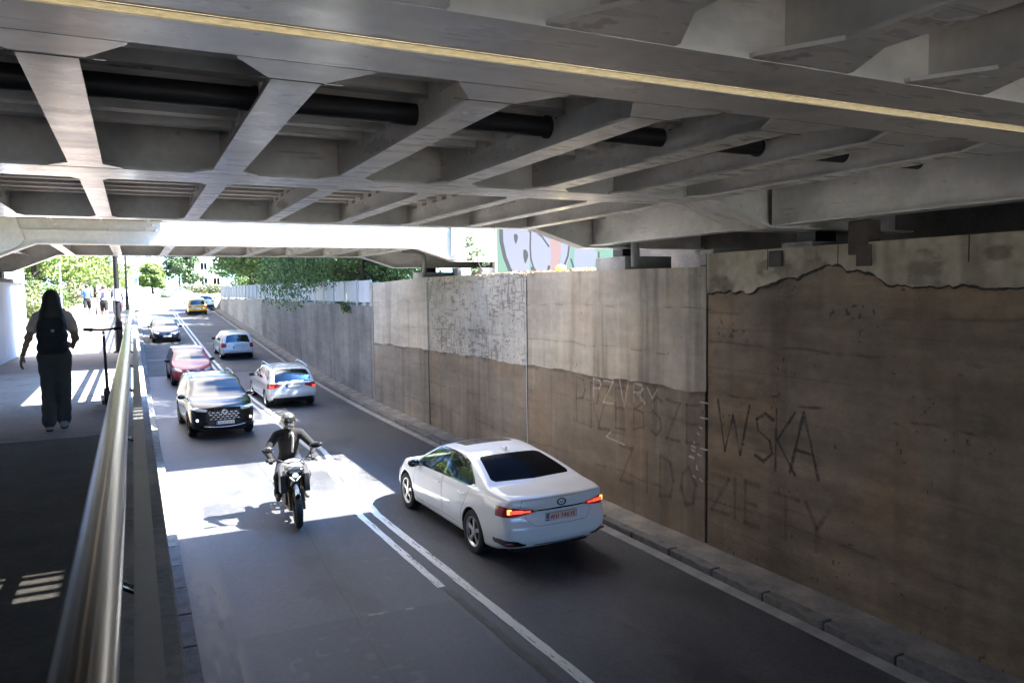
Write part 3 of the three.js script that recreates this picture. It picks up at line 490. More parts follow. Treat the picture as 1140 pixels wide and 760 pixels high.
// abutments, bearings
{
  const ab = thing('abutment', 'dark concrete abutment behind the retaining wall carrying the bridge ends', 'abutment');
  obj('seat', box(WALLX + .43, 10.6, 1.2, 1.97, 4.5, -28), M.concreteDark, ab);
  obj('back_wall', box(10.21, 10.6, 1.97, 3.31, 9.3, -15.2), M.concreteDark, ab);
  obj('back_wall', box(10.21, 10.6, 1.97, 3.31, -18.3, -23.7), M.concreteDark, ab);
  const bl = box(0, .9, 0, .27, -.5, .5);
  for (const [z, w] of [[-3.3, .5], [-7.75, .55], [-12.35, 1.0], [-18.6, .5], [-23.4, .9], [1.3, .6], [-9.6, .32]]) {
    obj('bearing_block', rbox(8.22, 9.3, 1.972, 2.23, z - w / 2, z + w / 2, .012), M.concrete, ab);
    if (z !== -9.6) obj('bearing_pad', box(8.4, 8.8, 2.231, 2.378, z - .16, z + .16), M.blackMetal, ab);
  }
  // broken bracket hanging off the top of the near wall
  obj('rusty_bracket', [rbox(8.03, 8.26, 2.0, 2.42, -6.75, -6.45, .02), rbox(8.0, 8.2, 1.86, 2.12, -6.6, -6.4, .01)], std({ map: tileTex([.07, .05, .04], .6, 790, .6), roughness: .8 }), ab);
  obj('rusty_bracket', rbox(8.0, 8.16, 1.9, 2.12, -8.05, -7.82, .01), std({ map: tileTex([.06, .05, .042], .6, 791, .6), roughness: .8 }), ab);
  const la = thing('abutment', 'white painted abutment wall on the left of the pavement', 'abutment');
  for (let z = 22.4; z > -26; z -= 4.1) obj('wall_panel', box(-3.4, -2.9, -.1, 2.0, z, z - 4.09), M.whiteWall, la);
  obj('seat_cap', rbox(-3.5, -2.82, 2.001, 2.1, 22, -27.0, .015), M.concreteDark, la);
  obj('end_pier', rbox(-3.75, -2.88, -.1, 2.42, -26.05, -27.0, .01), M.whiteWall, la);
  obj('back_wall', box(-4.3, -3.9, 1.8, 3.31, 9.3, -12.4), M.concreteDark, la);
  obj('back_wall', box(-4.3, -3.9, 1.8, 3.31, -18.3, -23.7), M.concreteDark, la);
  for (const z of [-12.2, -18.45, -23.45, -7.75]) obj('bearing_block', rbox(-3.4, -2.95, 2.102, 2.259, z - .25, z + .25, .01), M.concrete, la);
}
// graffiti on the wing wall between the second and third bridge
{
  const gw = thing('graffiti_wall', 'wing wall with mint, lilac and pink graffiti beside the white girder', 'graffiti wall');
  const W = 4.2, H = 1.45, w = 1024, h = 360;
  const c = document.createElement('canvas'); c.width = w; c.height = h; const x = c.getContext('2d');
  const sx = m => m / W * w, sy = m => h - m / H * h;
  x.fillStyle = 'rgb(140,196,160)'; x.fillRect(0, 0, w, h);
  const blob = (pts, col) => { x.fillStyle = col; x.beginPath(); pts.forEach((p, i) => i ? x.quadraticCurveTo(sx(p[0]), sy(p[1]), sx(p[2] ?? p[0]), sy(p[3] ?? p[1])) : x.moveTo(sx(p[0]), sy(p[1]))); x.closePath(); x.fill(); };
  const st = (pts, col, lw) => { x.strokeStyle = col; x.lineWidth = lw / W * w; x.lineCap = 'round'; x.lineJoin = 'round'; x.beginPath(); pts.forEach((p, i) => i ? x.lineTo(sx(p[0]), sy(p[1])) : x.moveTo(sx(p[0]), sy(p[1]))); x.stroke(); };
  const lil = 'rgb(196,196,222)', pink = 'rgb(222,170,162)', blk = 'rgb(38,44,48)';
  blob([[.1, 1.3], [.9, 1.35, 1.0, 1.25], [.95, .6, .95, .05], [.5, .05, .4, .1], [.15, .6, .1, 1.3]], lil);
  blob([[1.0, 1.3], [1.5, 1.4, 1.7, 1.1], [1.6, .4, 1.55, .05], [1.2, .05, 1.05, .05], [.95, .6, 1.0, 1.3]], lil);
  blob([[1.5, 1.25], [1.85, 1.3, 2.0, 1.1], [1.9, .4, 1.75, .05], [1.6, .05, 1.55, .05], [1.7, .7, 1.5, 1.25]], pink);
  blob([[1.9, 1.2], [2.2, 1.2, 2.25, .9], [2.2, .4, 2.0, .1], [1.85, .05, 1.8, .05], [2.0, .6, 1.9, 1.2]], lil);
  blob([[2.4, .95], [2.9, .9, 3.1, .7], [3.0, .3, 2.9, .05], [2.5, .05, 2.4, .1], [2.3, .5, 2.4, .95]], lil);
  st([[.12, 1.32], [.13, .95], [.22, .55], [.36, .22], [.5, .05]], blk, .11); st([[1.0, 1.28], [.98, .8], [1.0, .5], [1.1, .2], [1.2, .06]], 'rgb(70,50,60)', .05); st([[1.2, 1.2], [1.35, 1.1], [1.55, .85]], blk, .05);
  st([[.75, 1.3], [.9, 1.32], [1.0, 1.2]], blk, .05); st([[2.2, .92], [2.15, .6], [2.02, .3], [1.9, .1]], blk, .06); st([[2.25, .5], [2.35, .2], [2.45, .05]], blk, .06); st([[3.15, .7], [3.15, .4], [3.05, .1]], blk, .06); st([[1.55, .3], [1.5, .05]], blk, .08); st([[1.05, .25], [1.2, .05]], blk, .12);
  blob([[.5, 1.15], [.58, 1.2, .62, 1.1], [.6, .95, .55, .9], [.48, 1.0, .5, 1.15]], blk); blob([[.78, .75], [.9, .78, .92, .6], [.88, .42, .82, .38], [.74, .6, .78, .75]], blk);
  const t = new THREE.CanvasTexture(c); t.colorSpace = THREE.SRGBColorSpace;
  const pg = new THREE.PlaneGeometry(W, H); pg.translate(8.62 + W / 2, 1.95 + H / 2, -18.245);
  obj('painted_face', pg, std({ map: t, color: rgb(.125, .125, .125), roughness: .85 }), gw);
  obj('wall_body', box(8.57, 8.62 + W, 1.2, 3.4, -18.248, -18.6), M.concrete, gw);
}

// ---------- vehicles ----------
function curve1(pts) { // monotone cubic through points sorted by x
  const n = pts.length, X = pts.map(p => p[0]), Y = pts.map(p => p[1]), d = [], m = [];
  for (let i = 0; i < n - 1; i++) d.push((Y[i + 1] - Y[i]) / (X[i + 1] - X[i]));
  m[0] = d[0]; m[n - 1] = d[n - 2]; for (let i = 1; i < n - 1; i++) m[i] = d[i - 1] * d[i] <= 0 ? 0 : 2 * d[i - 1] * d[i] / (d[i - 1] + d[i]);
  return x => { if (x <= X[0]) return Y[0]; if (x >= X[n - 1]) return Y[n - 1]; let i = 0; while (x > X[i + 1]) i++; const h = X[i + 1] - X[i], t = (x - X[i]) / h, t2 = t * t, t3 = t2 * t; return (2 * t3 - 3 * t2 + 1) * Y[i] + (t3 - 2 * t2 + t) * h * m[i] + (-2 * t3 + 3 * t2) * Y[i + 1] + (t3 - t2) * h * m[i + 1]; };
}
function sdPoly(P, x, y) { let d = 1e9, s = 1; for (let i = 0, j = P.length - 1; i < P.length; j = i++) { const ex = P[j][0] - P[i][0], ey = P[j][1] - P[i][1], wx = x - P[i][0], wy = y - P[i][1], t = clamp((wx * ex + wy * ey) / (ex * ex + ey * ey + 1e-12)); const bx = wx - ex * t, by = wy - ey * t; d = Math.min(d, bx * bx + by * by); const c1 = y >= P[i][1], c2 = y < P[j][1], c3 = ex * wy > ey * wx; if ((c1 && c2 && c3) || (!c1 && !c2 && !c3)) s = -s; } return s * Math.sqrt(d); }
// triangle soup: flat array of 6 numbers per vertex
function splitSoup(soup, f) {
  const inn = [], out = [];
  const put = (arr, poly) => { for (let i = 1; i < poly.length - 1; i++) arr.push(...poly[0], ...poly[i], ...poly[i + 1]); };
  for (let k = 0; k < soup.length; k += 18) {
    const v = [soup.slice(k, k + 6), soup.slice(k + 6, k + 12), soup.slice(k + 12, k + 18)], F = v.map(f);
    if (F.every(x => x >= 0)) { for (let i = 0; i < 18; i++) out.push(soup[k + i]); continue; }
    if (F.every(x => x < 0)) { for (let i = 0; i < 18; i++) inn.push(soup[k + i]); continue; }
    const a = [], b = [];
    for (let i = 0; i < 3; i++) { const j = (i + 1) % 3; (F[i] < 0 ? a : b).push(v[i]); if ((F[i] < 0) !== (F[j] < 0)) { let t = clamp(F[i] / (F[i] - F[j])); if (!isFinite(t)) t = .5; const c = v[i].map((q, n) => q + (v[j][n] - q) * t); a.push(c); b.push(c); } }
    if (a.length > 2) put(inn, a); if (b.length > 2) put(out, b);
  }
  return [inn, out];
}
function soupGeo(s) { const n = s.length / 6, p = new Float32Array(n * 3), q = new Float32Array(n * 3); for (let i = 0; i < n; i++) { for (let k = 0; k < 3; k++) p[3 * i + k] = s[6 * i + k]; const l = Math.hypot(s[6 * i + 3], s[6 * i + 4], s[6 * i + 5]) || 1; for (let k = 0; k < 3; k++) q[3 * i + k] = s[6 * i + 3 + k] / l; } const g = new THREE.BufferGeometry(); g.setAttribute('position', new THREE.BufferAttribute(p, 3)); g.setAttribute('normal', new THREE.BufferAttribute(q, 3)); g.setAttribute('uv', new THREE.BufferAttribute(new Float32Array(n * 2), 2)); return g; }
function offsetSoup(s, d) { const o = s.slice(); for (let i = 0; i < o.length; i += 6) for (let k = 0; k < 3; k++) o[i + k] += o[i + 3 + k] * d; return o; }
function carShell(S) {
  const top = curve1(S.top), sh = curve1(S.shoulder), half = curve1(S.half), bot = curve1(S.bottom), L2 = S.L / 2, rf = S.fillet || .1, cr = S.crown || .03;
  const st = []; const N = S.n || 84;
  for (let i = 0; i <= 9; i++) st.push(-L2 + rf * (1 - Math.cos(i / 9 * Math.PI / 2)));
  for (let i = 1; i < N; i++) st.push(lerp(-L2 + rf, L2 - rf, i / N));
  for (let i = 9; i >= 0; i--) st.push(L2 - rf * (1 - Math.cos(i / 9 * Math.PI / 2)));
  const ns = [3, 2, 4, 6, 5, 8, 4, 5, 5];
  const section = z => {
    const d = Math.min(z + L2, L2 - z), ins = d < rf ? rf * (1 - Math.sqrt(Math.max(0, 1 - ((rf - d) / rf) ** 2))) : 0;
    const yT = top(z) - ins * .7, hw = half(z) - ins, yB = bot(z) + ins * .6, yS = Math.min(sh(z) - ins * .5, yT - .035);
    const g = clamp((yT - yS - .09) / .34), roofW = S.roofW || .74, hoodW = S.hoodW || .90;
    const wr = hw * lerp(hoodW, roofW, g);
    const P = [[0, yB], [hw * .78, yB], [hw * .95, yB + .045], [hw, yB + (yS - yB) * .42], [hw * .992, yS - .13], [hw * lerp(.965, .955, g), yS], [wr + .012 + .02 * g, yT - lerp(.022, .085, g)], [wr * .86, yT - lerp(.012, .03, g)], [wr * .45, yT - cr * .25], [0, yT]];
    const out = [];
    for (let k = 0; k < 9; k++) { const p0 = P[Math.max(0, k - 1)], p1 = P[k], p2 = P[k + 1], p3 = P[Math.min(9, k + 2)];
      for (let i = 0; i < ns[k]; i++) { const t = i / ns[k], t2 = t * t, t3 = t2 * t, q = [0, 1].map(c => { const m1 = (p2[c] - p0[c]) * .32, m2 = (p3[c] - p1[c]) * .32; return (2 * t3 - 3 * t2 + 1) * p1[c] + (t3 - 2 * t2 + t) * m1 + (-2 * t3 + 3 * t2) * p2[c] + (t3 - t2) * m2; }); if (k === 0 && i === 0) q[0] = 0; out.push(q); } }
    out.push([0, yT]); return out;
  };
  const pf = curve1(S.noseProf || [[0, 0], [1, 0]]), pr = curve1(S.tailProf || [[0, 0], [1, 0]]), W = S.W / 2;
  const warp = (x, y, z) => { const wf = sstep(L2 - .95, L2, z), wr = sstep(-L2 + .95, -L2, z); return [x, y, z - wf * ((S.noseCurve || .3) * Math.pow(Math.abs(x) / W, 2.3) - pf(y)) + wr * ((S.tailCurve || .2) * Math.pow(Math.abs(x) / W, 2.4) - pr(y))]; };
  const rings = st.map(z => section(z).map(([x, y]) => [x, y, z]));
  const cap = (ring, n = 12) => { const yc = (ring[0][1] + ring[ring.length - 1][1]) / 2; const o = []; for (let k = 1; k <= n; k++) o.push(ring.map(([x, y, z]) => [x * (1 - k / n), lerp(y, yc, k / n), z])); return o; };
  const all = [...cap(rings[0]).reverse(), ...rings, ...cap(rings[rings.length - 1])];
  const m = all[0].length, full = 2 * m - 1, pos = [], idx = [];
  for (const r of all) for (let i = 0; i < full; i++) { const q = i < m ? r[m - 1 - i] : r[i - m + 1]; const sx = i < m ? -1 : 1; pos.push(...warp(sx * q[0], q[1], q[2])); }
  // order: starts at roof centre, runs down the -x side to the floor centre, up the +x side
  for (let j = 0; j < all.length - 1; j++) for (let i = 0; i < full - 1; i++) { const a = j * full + i, b = a + 1, c = a + full, d = c + 1; idx.push(a, c, b, b, c, d); }
  const g = new THREE.BufferGeometry(); g.setAttribute('position', new THREE.Float32BufferAttribute(pos, 3)); g.setIndex(idx);
  let w = mergeVertices(g, 1e-5); w.computeVertexNormals();
  const P = w.attributes.position, Nn = w.attributes.normal, I = w.index.array; 
  // make normals point outward
  let sgn = 0; for (let i = 0; i < P.count; i += 7) sgn += Nn.getX(i) * Math.sign(P.getX(i)); sgn = sgn < 0 ? -1 : 1;
  const soup = []; for (let k = 0; k < I.length; k += 3) for (const i of sgn < 0 ? [I[k], I[k + 2], I[k + 1]] : [I[k], I[k + 1], I[k + 2]]) soup.push(P.getX(i), P.getY(i), P.getZ(i), sgn * Nn.getX(i), sgn * Nn.getY(i), sgn * Nn.getZ(i));
  return soup;
}
function surfZ(soup, x, y, front) { let best = null; for (let k = 0; k < soup.length; k += 18) { const x0 = soup[k], y0 = soup[k + 1], x1 = soup[k + 6], y1 = soup[k + 7], x2 = soup[k + 12], y2 = soup[k + 13]; const d = (y1 - y2) * (x0 - x2) + (x2 - x1) * (y0 - y2); if (Math.abs(d) < 1e-10) continue; const a = ((y1 - y2) * (x - x2) + (x2 - x1) * (y - y2)) / d, b = ((y2 - y0) * (x - x2) + (x0 - x2) * (y - y2)) / d; if (a < -1e-6 || b < -1e-6 || a + b > 1 + 1e-6) continue; const z = a * soup[k + 2] + b * soup[k + 8] + (1 - a - b) * soup[k + 14]; if (best === null || (front ? z > best : z < best)) best = z; } return best; }

const C = {
  glass: phys({ color: rgb(.003, .0035, .004), roughness: .04, metalness: 0, ior: 1.75, clearcoat: 1, clearcoatRoughness: .02 }),
  clear: phys({ color: rgb(.62, .70, .68), roughness: .02, transmission: 1, thickness: 0, ior: 1.45 }),
  tyre: std({ map: tileTex([.013, .013, .014], .5, 801, .3), roughness: .85 }),
  alloy: std({ color: rgb(.55, .55, .56), metalness: .9, roughness: .32 }),
  darkAlloy: std({ color: rgb(.035, .035, .04), metalness: .7, roughness: .4 }),
  black: std({ color: rgb(.007, .007, .008), roughness: .5 }),
  gloss: phys({ color: rgb(.01, .01, .011), roughness: .15, clearcoat: 1 }),
  chrome: std({ color: rgb(.75, .75, .76), metalness: 1, roughness: .18 }),
  lamp: phys({ color: rgb(.75, .77, .8), roughness: .12, metalness: .4, clearcoat: 1 }),
  red: phys({ color: rgb(.32, .012, .012), roughness: .2, clearcoat: 1 }),
  redOn: phys({ color: rgb(.5, .03, .02), roughness: .25, emissive: rgb(1, .10, .05), emissiveIntensity: .1, clearcoat: 1 }),
  amberOn: std({ color: rgb(.9, .4, .1), roughness: .3, emissive: rgb(1, .42, .08), emissiveIntensity: .2 }),
  drl: std({ color: rgb(.9, .9, .9), emissive: rgb(1, .97, .9), emissiveIntensity: .13 }),
  seat: std({ map: tileTex([.05, .045, .04], .4, 803, .5), roughness: .8 }),
  trim: std({ color: rgb(.16, .13, .10), roughness: .7 }),
};
function paintMat(r, g, b, o = {}) { return phys({ color: rgb(r, g, b), roughness: r + g + b < .2 ? .16 : .4, metalness: o.metal || 0, clearcoat: 1, clearcoatRoughness: .04, ...o }); }
function plateTex(text, ink, ground = '#e9e7e2') {
  const c = document.createElement('canvas'); c.width = 512; c.height = 116; const x = c.getContext('2d'); x.fillStyle = ground; x.fillRect(0, 0, 512, 116); x.fillStyle = '#1b3f8f'; x.fillRect(0, 0, 48, 116); x.fillStyle = '#f0d040'; for (let i = 0; i < 12; i++) { const a = i / 12 * 6.283; x.fillRect(22 + 14 * Math.cos(a), 32 + 14 * Math.sin(a), 4, 4); } x.fillStyle = '#fff'; x.font = 'bold 30px sans-serif'; x.fillText('PL', 6, 98);
  x.fillStyle = ink || '#141414'; x.font = 'bold 92px sans-serif'; x.textBaseline = 'middle'; x.textAlign = 'center'; if (text) x.fillText(text, 280, 62, 430); else for (let i = 0; i < 7; i++) { x.globalAlpha = .3; x.fillRect(86 + i * 56 + (i > 1 ? 14 : 0), 30 + (i * 37 % 9), 30, 56); x.globalAlpha = 1; x.fillStyle = '#e9e7e2'; x.fillRect(96 + i * 56 + (i > 1 ? 14 : 0), 40 + (i * 23 % 12), 11, 14); x.fillStyle = ink || '#141414'; } x.strokeStyle = ink || '#222'; x.lineWidth = 5; x.strokeRect(3, 3, 506, 110);
  const t = new THREE.CanvasTexture(c); t.colorSpace = THREE.SRGBColorSpace; return t;
}
function plate(parent, text, z, y, rear, ink, tilt = 0, rim = C.black) {
  const s = rear ? -1 : 1, g = new THREE.Group(); g.name = 'number_plate'; parent.add(g); g.position.set(0, y, z); g.rotation.set(tilt * s, rear ? Math.PI : 0, 0);
  obj('plate_holder', rbox(-.275, .275, -.066, .066, -.012, .0, .004), rim, g);
  const p = new THREE.PlaneGeometry(.52, .114); p.translate(0, 0, .0035); obj('plate_face', p, std({ map: plateTex(text, ink, text ? '#e2bdb0' : undefined), roughness: .4 }), g);  // lettered plate has a pink ground: red lamp light put into the colour
}
function wheel(parent, x, z, r, w, o) { // outward side is sign of x
  const s = Math.sign(x), g = new THREE.Group(); g.name = 'wheel'; g.position.set(x, r, z); g.rotation.y = s > 0 ? Math.PI / 2 : -Math.PI / 2; parent.add(g); // local +z points outward
  const pr = [], rr = r * .70; for (const [a, b] of [[rr, -w / 2 + .01], [rr + .015, -w / 2], [r - .03, -w / 2], [r - .008, -w / 2 + .02], [r, -w / 2 + .05], [r, w / 2 - .05], [r - .008, w / 2 - .02], [r - .03, w / 2], [rr + .015, w / 2], [rr, w / 2 - .012]]) pr.push(new THREE.Vector2(a, b));
  const t = new THREE.LatheGeometry(pr, 36); t.rotateX(Math.PI / 2); obj('tyre', norm(t), C.tyre, g);
  const hub = []; const lip = new THREE.LatheGeometry([[rr - .035, w / 2 - .05], [rr - .02, w / 2 - .012], [rr, w / 2 - .012]].map(p => new THREE.Vector2(...p)), 36); lip.rotateX(Math.PI / 2); hub.push(norm(lip));
  const n = o.spokes || 5; for (let k = 0; k < n; k++) { const a = k / n * Math.PI * 2; for (const q of o.twin ? [-.11, .11] : [0]) { const sp = extrude([[-.017, .04], [-.008, rr - .025], [.008, rr - .025], [.017, .04]], .02, .003); sp.translate(0, 0, w / 2 - .05); sp.rotateZ(a + q); hub.push(norm(sp)); } }
  const cc = new THREE.CylinderGeometry(.06, .065, .04, 20); cc.rotateX(Math.PI / 2); cc.translate(0, 0, w / 2 - .035); hub.push(norm(cc));
  obj('rim', hub, o.rimMat || C.alloy, g);
  const dk = new THREE.CylinderGeometry(rr - .01, rr - .01, .02, 30); dk.rotateX(Math.PI / 2); dk.translate(0, 0, -.01); obj('brake_disc', norm(dk), C.darkAlloy, g);
}
function makeCar(name, label, S) {
  const car = thing(name, label, 'car', S.group); let soup = carShell(S); const full = soup; const W = S.W / 2, paint = S.paint;
  const take = f => { const [a, b] = splitSoup(soup, f); soup = b; return a; };
  const P = s => (v) => [v[0] * s, v[1]];
  const side = (poly, s, tol = .25) => v => (v[0] * s > .3 * W && Math.abs(v[3]) > tol) ? sdPoly(poly, v[2], v[1]) : 1;
  const endF = (poly, front, s = 1, zc = .75) => v => (front ? v[2] > S.L / 2 - zc && (v[5] > .05 || Math.abs(v[3]) > .4) : v[2] < -S.L / 2 + zc && (v[5] < -.05 || Math.abs(v[3]) > .4)) ? sdPoly(poly, v[0] * s, v[1]) : 1;
  const topF = (poly) => v => v[4] > .12 ? sdPoly(poly, v[0], v[2]) : 1;
  const mirror = poly => [...poly, ...poly.slice().reverse().map(([a, b]) => [-a, b])];
  // wheel arches
  for (const za of [S.axF, S.axR]) for (const s of [-1, 1]) { take(v => v[0] * s > W * .45 ? Math.hypot(v[2] - za, v[1] - S.wr) - (S.wr + .045) : 1);
    const ar = new THREE.CylinderGeometry(S.wr + .05, S.wr + .05, .32, 30, 1, true, 0, Math.PI * 2); ar.rotateZ(Math.PI / 2); ar.translate(s * (W - .20), S.wr + .002, za); const keep = splitSoup((() => { const q = norm(ar), a = []; for (let i = 0; i < q.attributes.position.count; i++) a.push(q.attributes.position.getX(i), q.attributes.position.getY(i), q.attributes.position.getZ(i), 0, 1, 0); return a; })(), v => .16 - v[1])[0]; obj('wheel_arch', soupGeo(keep), C.black, car); }
  const bodyParts = [];
  const glass = (n, f, m = C.glass) => { const s = take(f); if (s.length) obj(n, soupGeo(s), m, car); return s; };
  glass('windscreen', topF(mirror(S.screen)), S.screenMat || C.glass); glass('rear_window', topF(mirror(S.rearGlass)), S.rearMat || C.glass);
  if (S.sunroof) glass('sunroof', topF(mirror(S.sunroof)), C.glass);
  for (const s of [-1, 1]) for (const poly of S.windows) glass('side_window', side(poly, s, .2), S.sideMat || C.glass);
  if (S.dlo) for (const s of [-1, 1]) { const a = take(side(S.dlo, s, .2)); if (a.length) obj('window_surround', soupGeo(a), C.gloss, car); }
  // lower cladding
  if (S.cladding) { const a = take(v => v[1] - S.cladding(v)); obj('lower_trim', soupGeo(a), C.black, car); }
  for (const [n, polyS, front, mat, mir, lab] of S.ends) { for (const s of mir ? [-1, 1] : [1]) { const a = take(endF(mir ? polyS : polyS, front, s, n === 'tail_light' ? .42 : n === 'headlight' ? .6 : .5)); if (a.length) { const m = obj(n, soupGeo(a), mat, car); } } }
  // doors with real gaps
  if (S.doors) for (const s of [-1, 1]) for (const poly of S.doors) {
    const a = take(side(poly, s)); const inner = splitSoup(a, v => sdPoly(poly, v[2], v[1]) + .007)[0]; if (!inner.length) continue;
    const d = obj('door', soupGeo(inner), paint, car); const hz = poly.handle; if (hz) { const hx = (() => { let b = 0; for (let k = 0; k < inner.length; k += 6) if (Math.hypot(inner[k + 2] - hz[0], inner[k + 1] - hz[1]) < .09) b = Math.max(b, Math.abs(inner[k])); return b; })(); if (hx) obj('handle', rbox(s * hx - .012, s * hx + .022, hz[1] - .014, hz[1] + .014, hz[0] - .10, hz[0] + .10, .011), S.handleMat || paint, d); }
  }
  if (S.seams) for (const [poly, front] of S.seams) { const a = take(endF(poly, front, 1, .5)); const inner = splitSoup(a, v => sdPoly(poly, v[0], v[1]) + .005)[0]; if (inner.length) obj(front ? 'bonnet_edge' : 'boot_lid', soupGeo(inner), paint, car); }
  obj('body', soupGeo(soup), paint, car);
  // inner floor so that the gaps and arches look into the dark
  obj('underbody', rbox(-W * .72, W * .72, S.floor || .2, .46, -S.L / 2 + .28, S.L / 2 - .28, .05), C.black, car);
  for (const za of [S.axF, S.axR]) for (const s of [-1, 1]) wheel(car, s * (W - .125), za, S.wr, .225, S);
  for (const s of [-1, 1]) { const g = new THREE.SphereGeometry(1, 16, 12); g.scale(.115, .075, .07); g.translate(s * (W + .085), S.mirror[1], S.mirror[0]); const m = obj('wing_mirror', [norm(g), rbox(s * (W - .06), s * (W + .02), S.mirror[1] - .06, S.mirror[1] - .03, S.mirror[0] - .03, S.mirror[0] + .04, .01)], S.mirrorMat || paint, car); }
  return { car, soup: full };
}
function placeCar(c, x, z, turn) { c.position.set(x, roadY(z), z); c.rotation.order = 'YXZ'; const sl = Math.atan(roadY(z - .8) - roadY(z + .8)) / 1.6; c.rotation.y = turn; c.rotation.x = (Math.abs(turn) > 1.5 ? -1 : 1) * Math.atan((roadY(z - 1) - roadY(z + 1)) / 2); return c; }
const onSurf = (soup, x, y, front, lift) => { const z = surfZ(soup, x, y, front); return z === null ? (front ? 2 : -2) : z + (front ? lift : -lift); };

// white saloon, driving away
{
  const S = { L: 4.97, W: 1.865, axF: 1.525, axR: -1.345, wr: .338, roofW: .70, hoodW: .9, n: 110, fillet: .09, noseCurve: .42, tailCurve: .17,
    top: [[-2.485, 1.0], [-2.40, 1.055], [-2.3, 1.075], [-1.78, 1.115], [-1.6, 1.17], [-1.25, 1.285], [-.85, 1.385], [-.45, 1.432], [-.1, 1.445], [.25, 1.425], [.5, 1.375], [.8, 1.22], [1.1, 1.055], [1.22, 1.0], [1.7, .93], [2.2, .82], [2.4, .74], [2.485, .68]],
    shoulder: [[-2.485, .93], [-2.1, .985], [-1.4, 1.0], [-.3, .965], [1.0, .93], [1.6, .86], [2.2, .74], [2.485, .62]],
    half: [[-2.485, .86], [-2.2, .90], [-1.5, .932], [0, .925], [1.4, .93], [2.0, .91], [2.485, .84]], bottom: [[-2.485, .31], [-2.1, .22], [-1.7, .2], [1.9, .19], [2.2, .2], [2.485, .26]],
    tailProf: [[.25, -.10], [.36, -.02], [.45, .035], [.62, .045], [.72, .0], [.80, -.015], [.9, -.005], [1.0, .03], [1.06, .05]], noseProf: [[.2, -.05], [.4, .03], [.6, .02], [.75, -.06]],
    screen: [[0, .50], [.5, .52], [.58, .56], [.71, 1.10], [.69, 1.16], [.4, 1.2], [0, 1.22]], rearGlass: [[.0, -.86], [.50, -.84], [.55, -.90], [.69, -1.56], [.655, -1.64], [.0, -1.70]], sunroof: [[0, .30], [.44, .28], [.46, .22], [.46, -.12], [.44, -.16], [0, -.18]],
    windows: [[[1.02, .975], [.92, 1.04], [.47, 1.30], [.30, 1.345], [-.13, 1.36], [-.13, .995]], [[-.21, .997], [-.21, 1.36], [-.55, 1.345], [-.85, 1.29], [-1.22, 1.13], [-1.34, 1.06], [-1.30, 1.035]]],
    dlo: [[1.06, .955], [.93, 1.055], [.46, 1.325], [.30, 1.37], [-.17, 1.382], [-.55, 1.367], [-.87, 1.31], [-1.25, 1.145], [-1.40, 1.055], [-1.32, 1.01]], sideMat: phys({ color: rgb(.42, .47, .45), roughness: .02, transmission: 1, thickness: 0, ior: 1.45 }), screenMat: C.clear, rearMat: phys({ color: rgb(.004, .004, .0045), roughness: .2, ior: 1.1, specularIntensity: .4 }),
    ends: [['tail_light', [[.98, .945], [.74, .93], [.40, .872], [.40, .852], [.66, .80], [.98, .775]], false, C.red, true],
      ['light_bar', [[-.43, .878], [.43, .878], [.43, .852], [-.43, .852]], false, C.gloss, false],
      ['bumper_vent', [[.90, .46], [.92, .37], [.80, .345], [.55, .345], [.50, .372], [.62, .40], [.72, .452]], false, C.gloss, true],
      ['bumper_line', [[-.52, .366], [.52, .366], [.52, .346], [-.52, .346]], false, C.black, false],
      ['headlight', [[.45, .68], [.95, .80], [.95, .70], [.6, .6]], true, C.lamp, true], ['grille', [[-.35, .66], [.35, .66], [.5, .25], [-.5, .25]], true, C.black, false]],
    doors: [Object.assign([[1.1, .36], [1.12, .7], [1.0, .955], [-.15, .988], [-.15, .34], [1.0, .32]], { handle: [.02, .845] }), Object.assign([[-.18, .34], [-.18, .988], [-1.25, 1.02], [-1.12, .8], [-.98, .62], [-.88, .34]], { handle: [-1.0, .875] })],
    seams: [[[[-.62, 1.03], [.62, 1.03], [.66, .935], [.41, .885], [.41, .845], [.6, .79], [.44, .645], [-.44, .645], [-.6, .79], [-.41, .845], [-.41, .885], [-.66, .935]], false]],
    mirror: [.86, 1.0], paint: paintMat(.74, .75, .77), mirrorMat: C.gloss, spokes: 5, twin: true, wr2: 1, handleMat: C.chrome };
  const { car, soup } = makeCar('saloon_car', 'white saloon with lit tail lights driving away in the foreground', S);
  for (const s of [-1, 1]) {
    const put = (n, x, y, w, h, m) => { const z = onSurf(soup, s * x, y, false, .004); const b = rbox(-w / 2, w / 2, -h / 2, h / 2, -.012, .002, .008); b.rotateY(-s * .28); b.translate(s * x, y, z); obj(n, b, m, car); };
    put('brake_lamp', .70, .865, .20, .05, C.redOn); put('brake_lamp', .555, .862, .13, .026, C.redOn); put('indicator_lamp', .795, .872, .07, .075, C.amberOn); put('reflector', .80, .405, .12, .03, C.red);
  }
  plate(car, 'WU 7463E', onSurf(soup, 0, .745, false, .014), .755, true, '#8d3f30', .06, std({ color: rgb(.5, .5, .5), roughness: .4 }));  // letters tinted red too, the tail light glow painted into them
  const em = new THREE.TorusGeometry(.05, .009, 8, 28); em.scale(1.35, .9, 1); em.rotateY(Math.PI); em.rotateX(.2); em.translate(0, .955, onSurf(soup, 0, .955, false, .006)); obj('emblem', [norm(em), rbox(-.03, .035, .948, .958, onSurf(soup, 0, .955, false, .012), onSurf(soup, 0, .955, false, 0), .002)], C.darkAlloy, car);
  // cabin seen through the side glass
  obj('dashboard', rbox(-.7, .7, .62, .95, .95, 1.25, .05), C.seat, car);
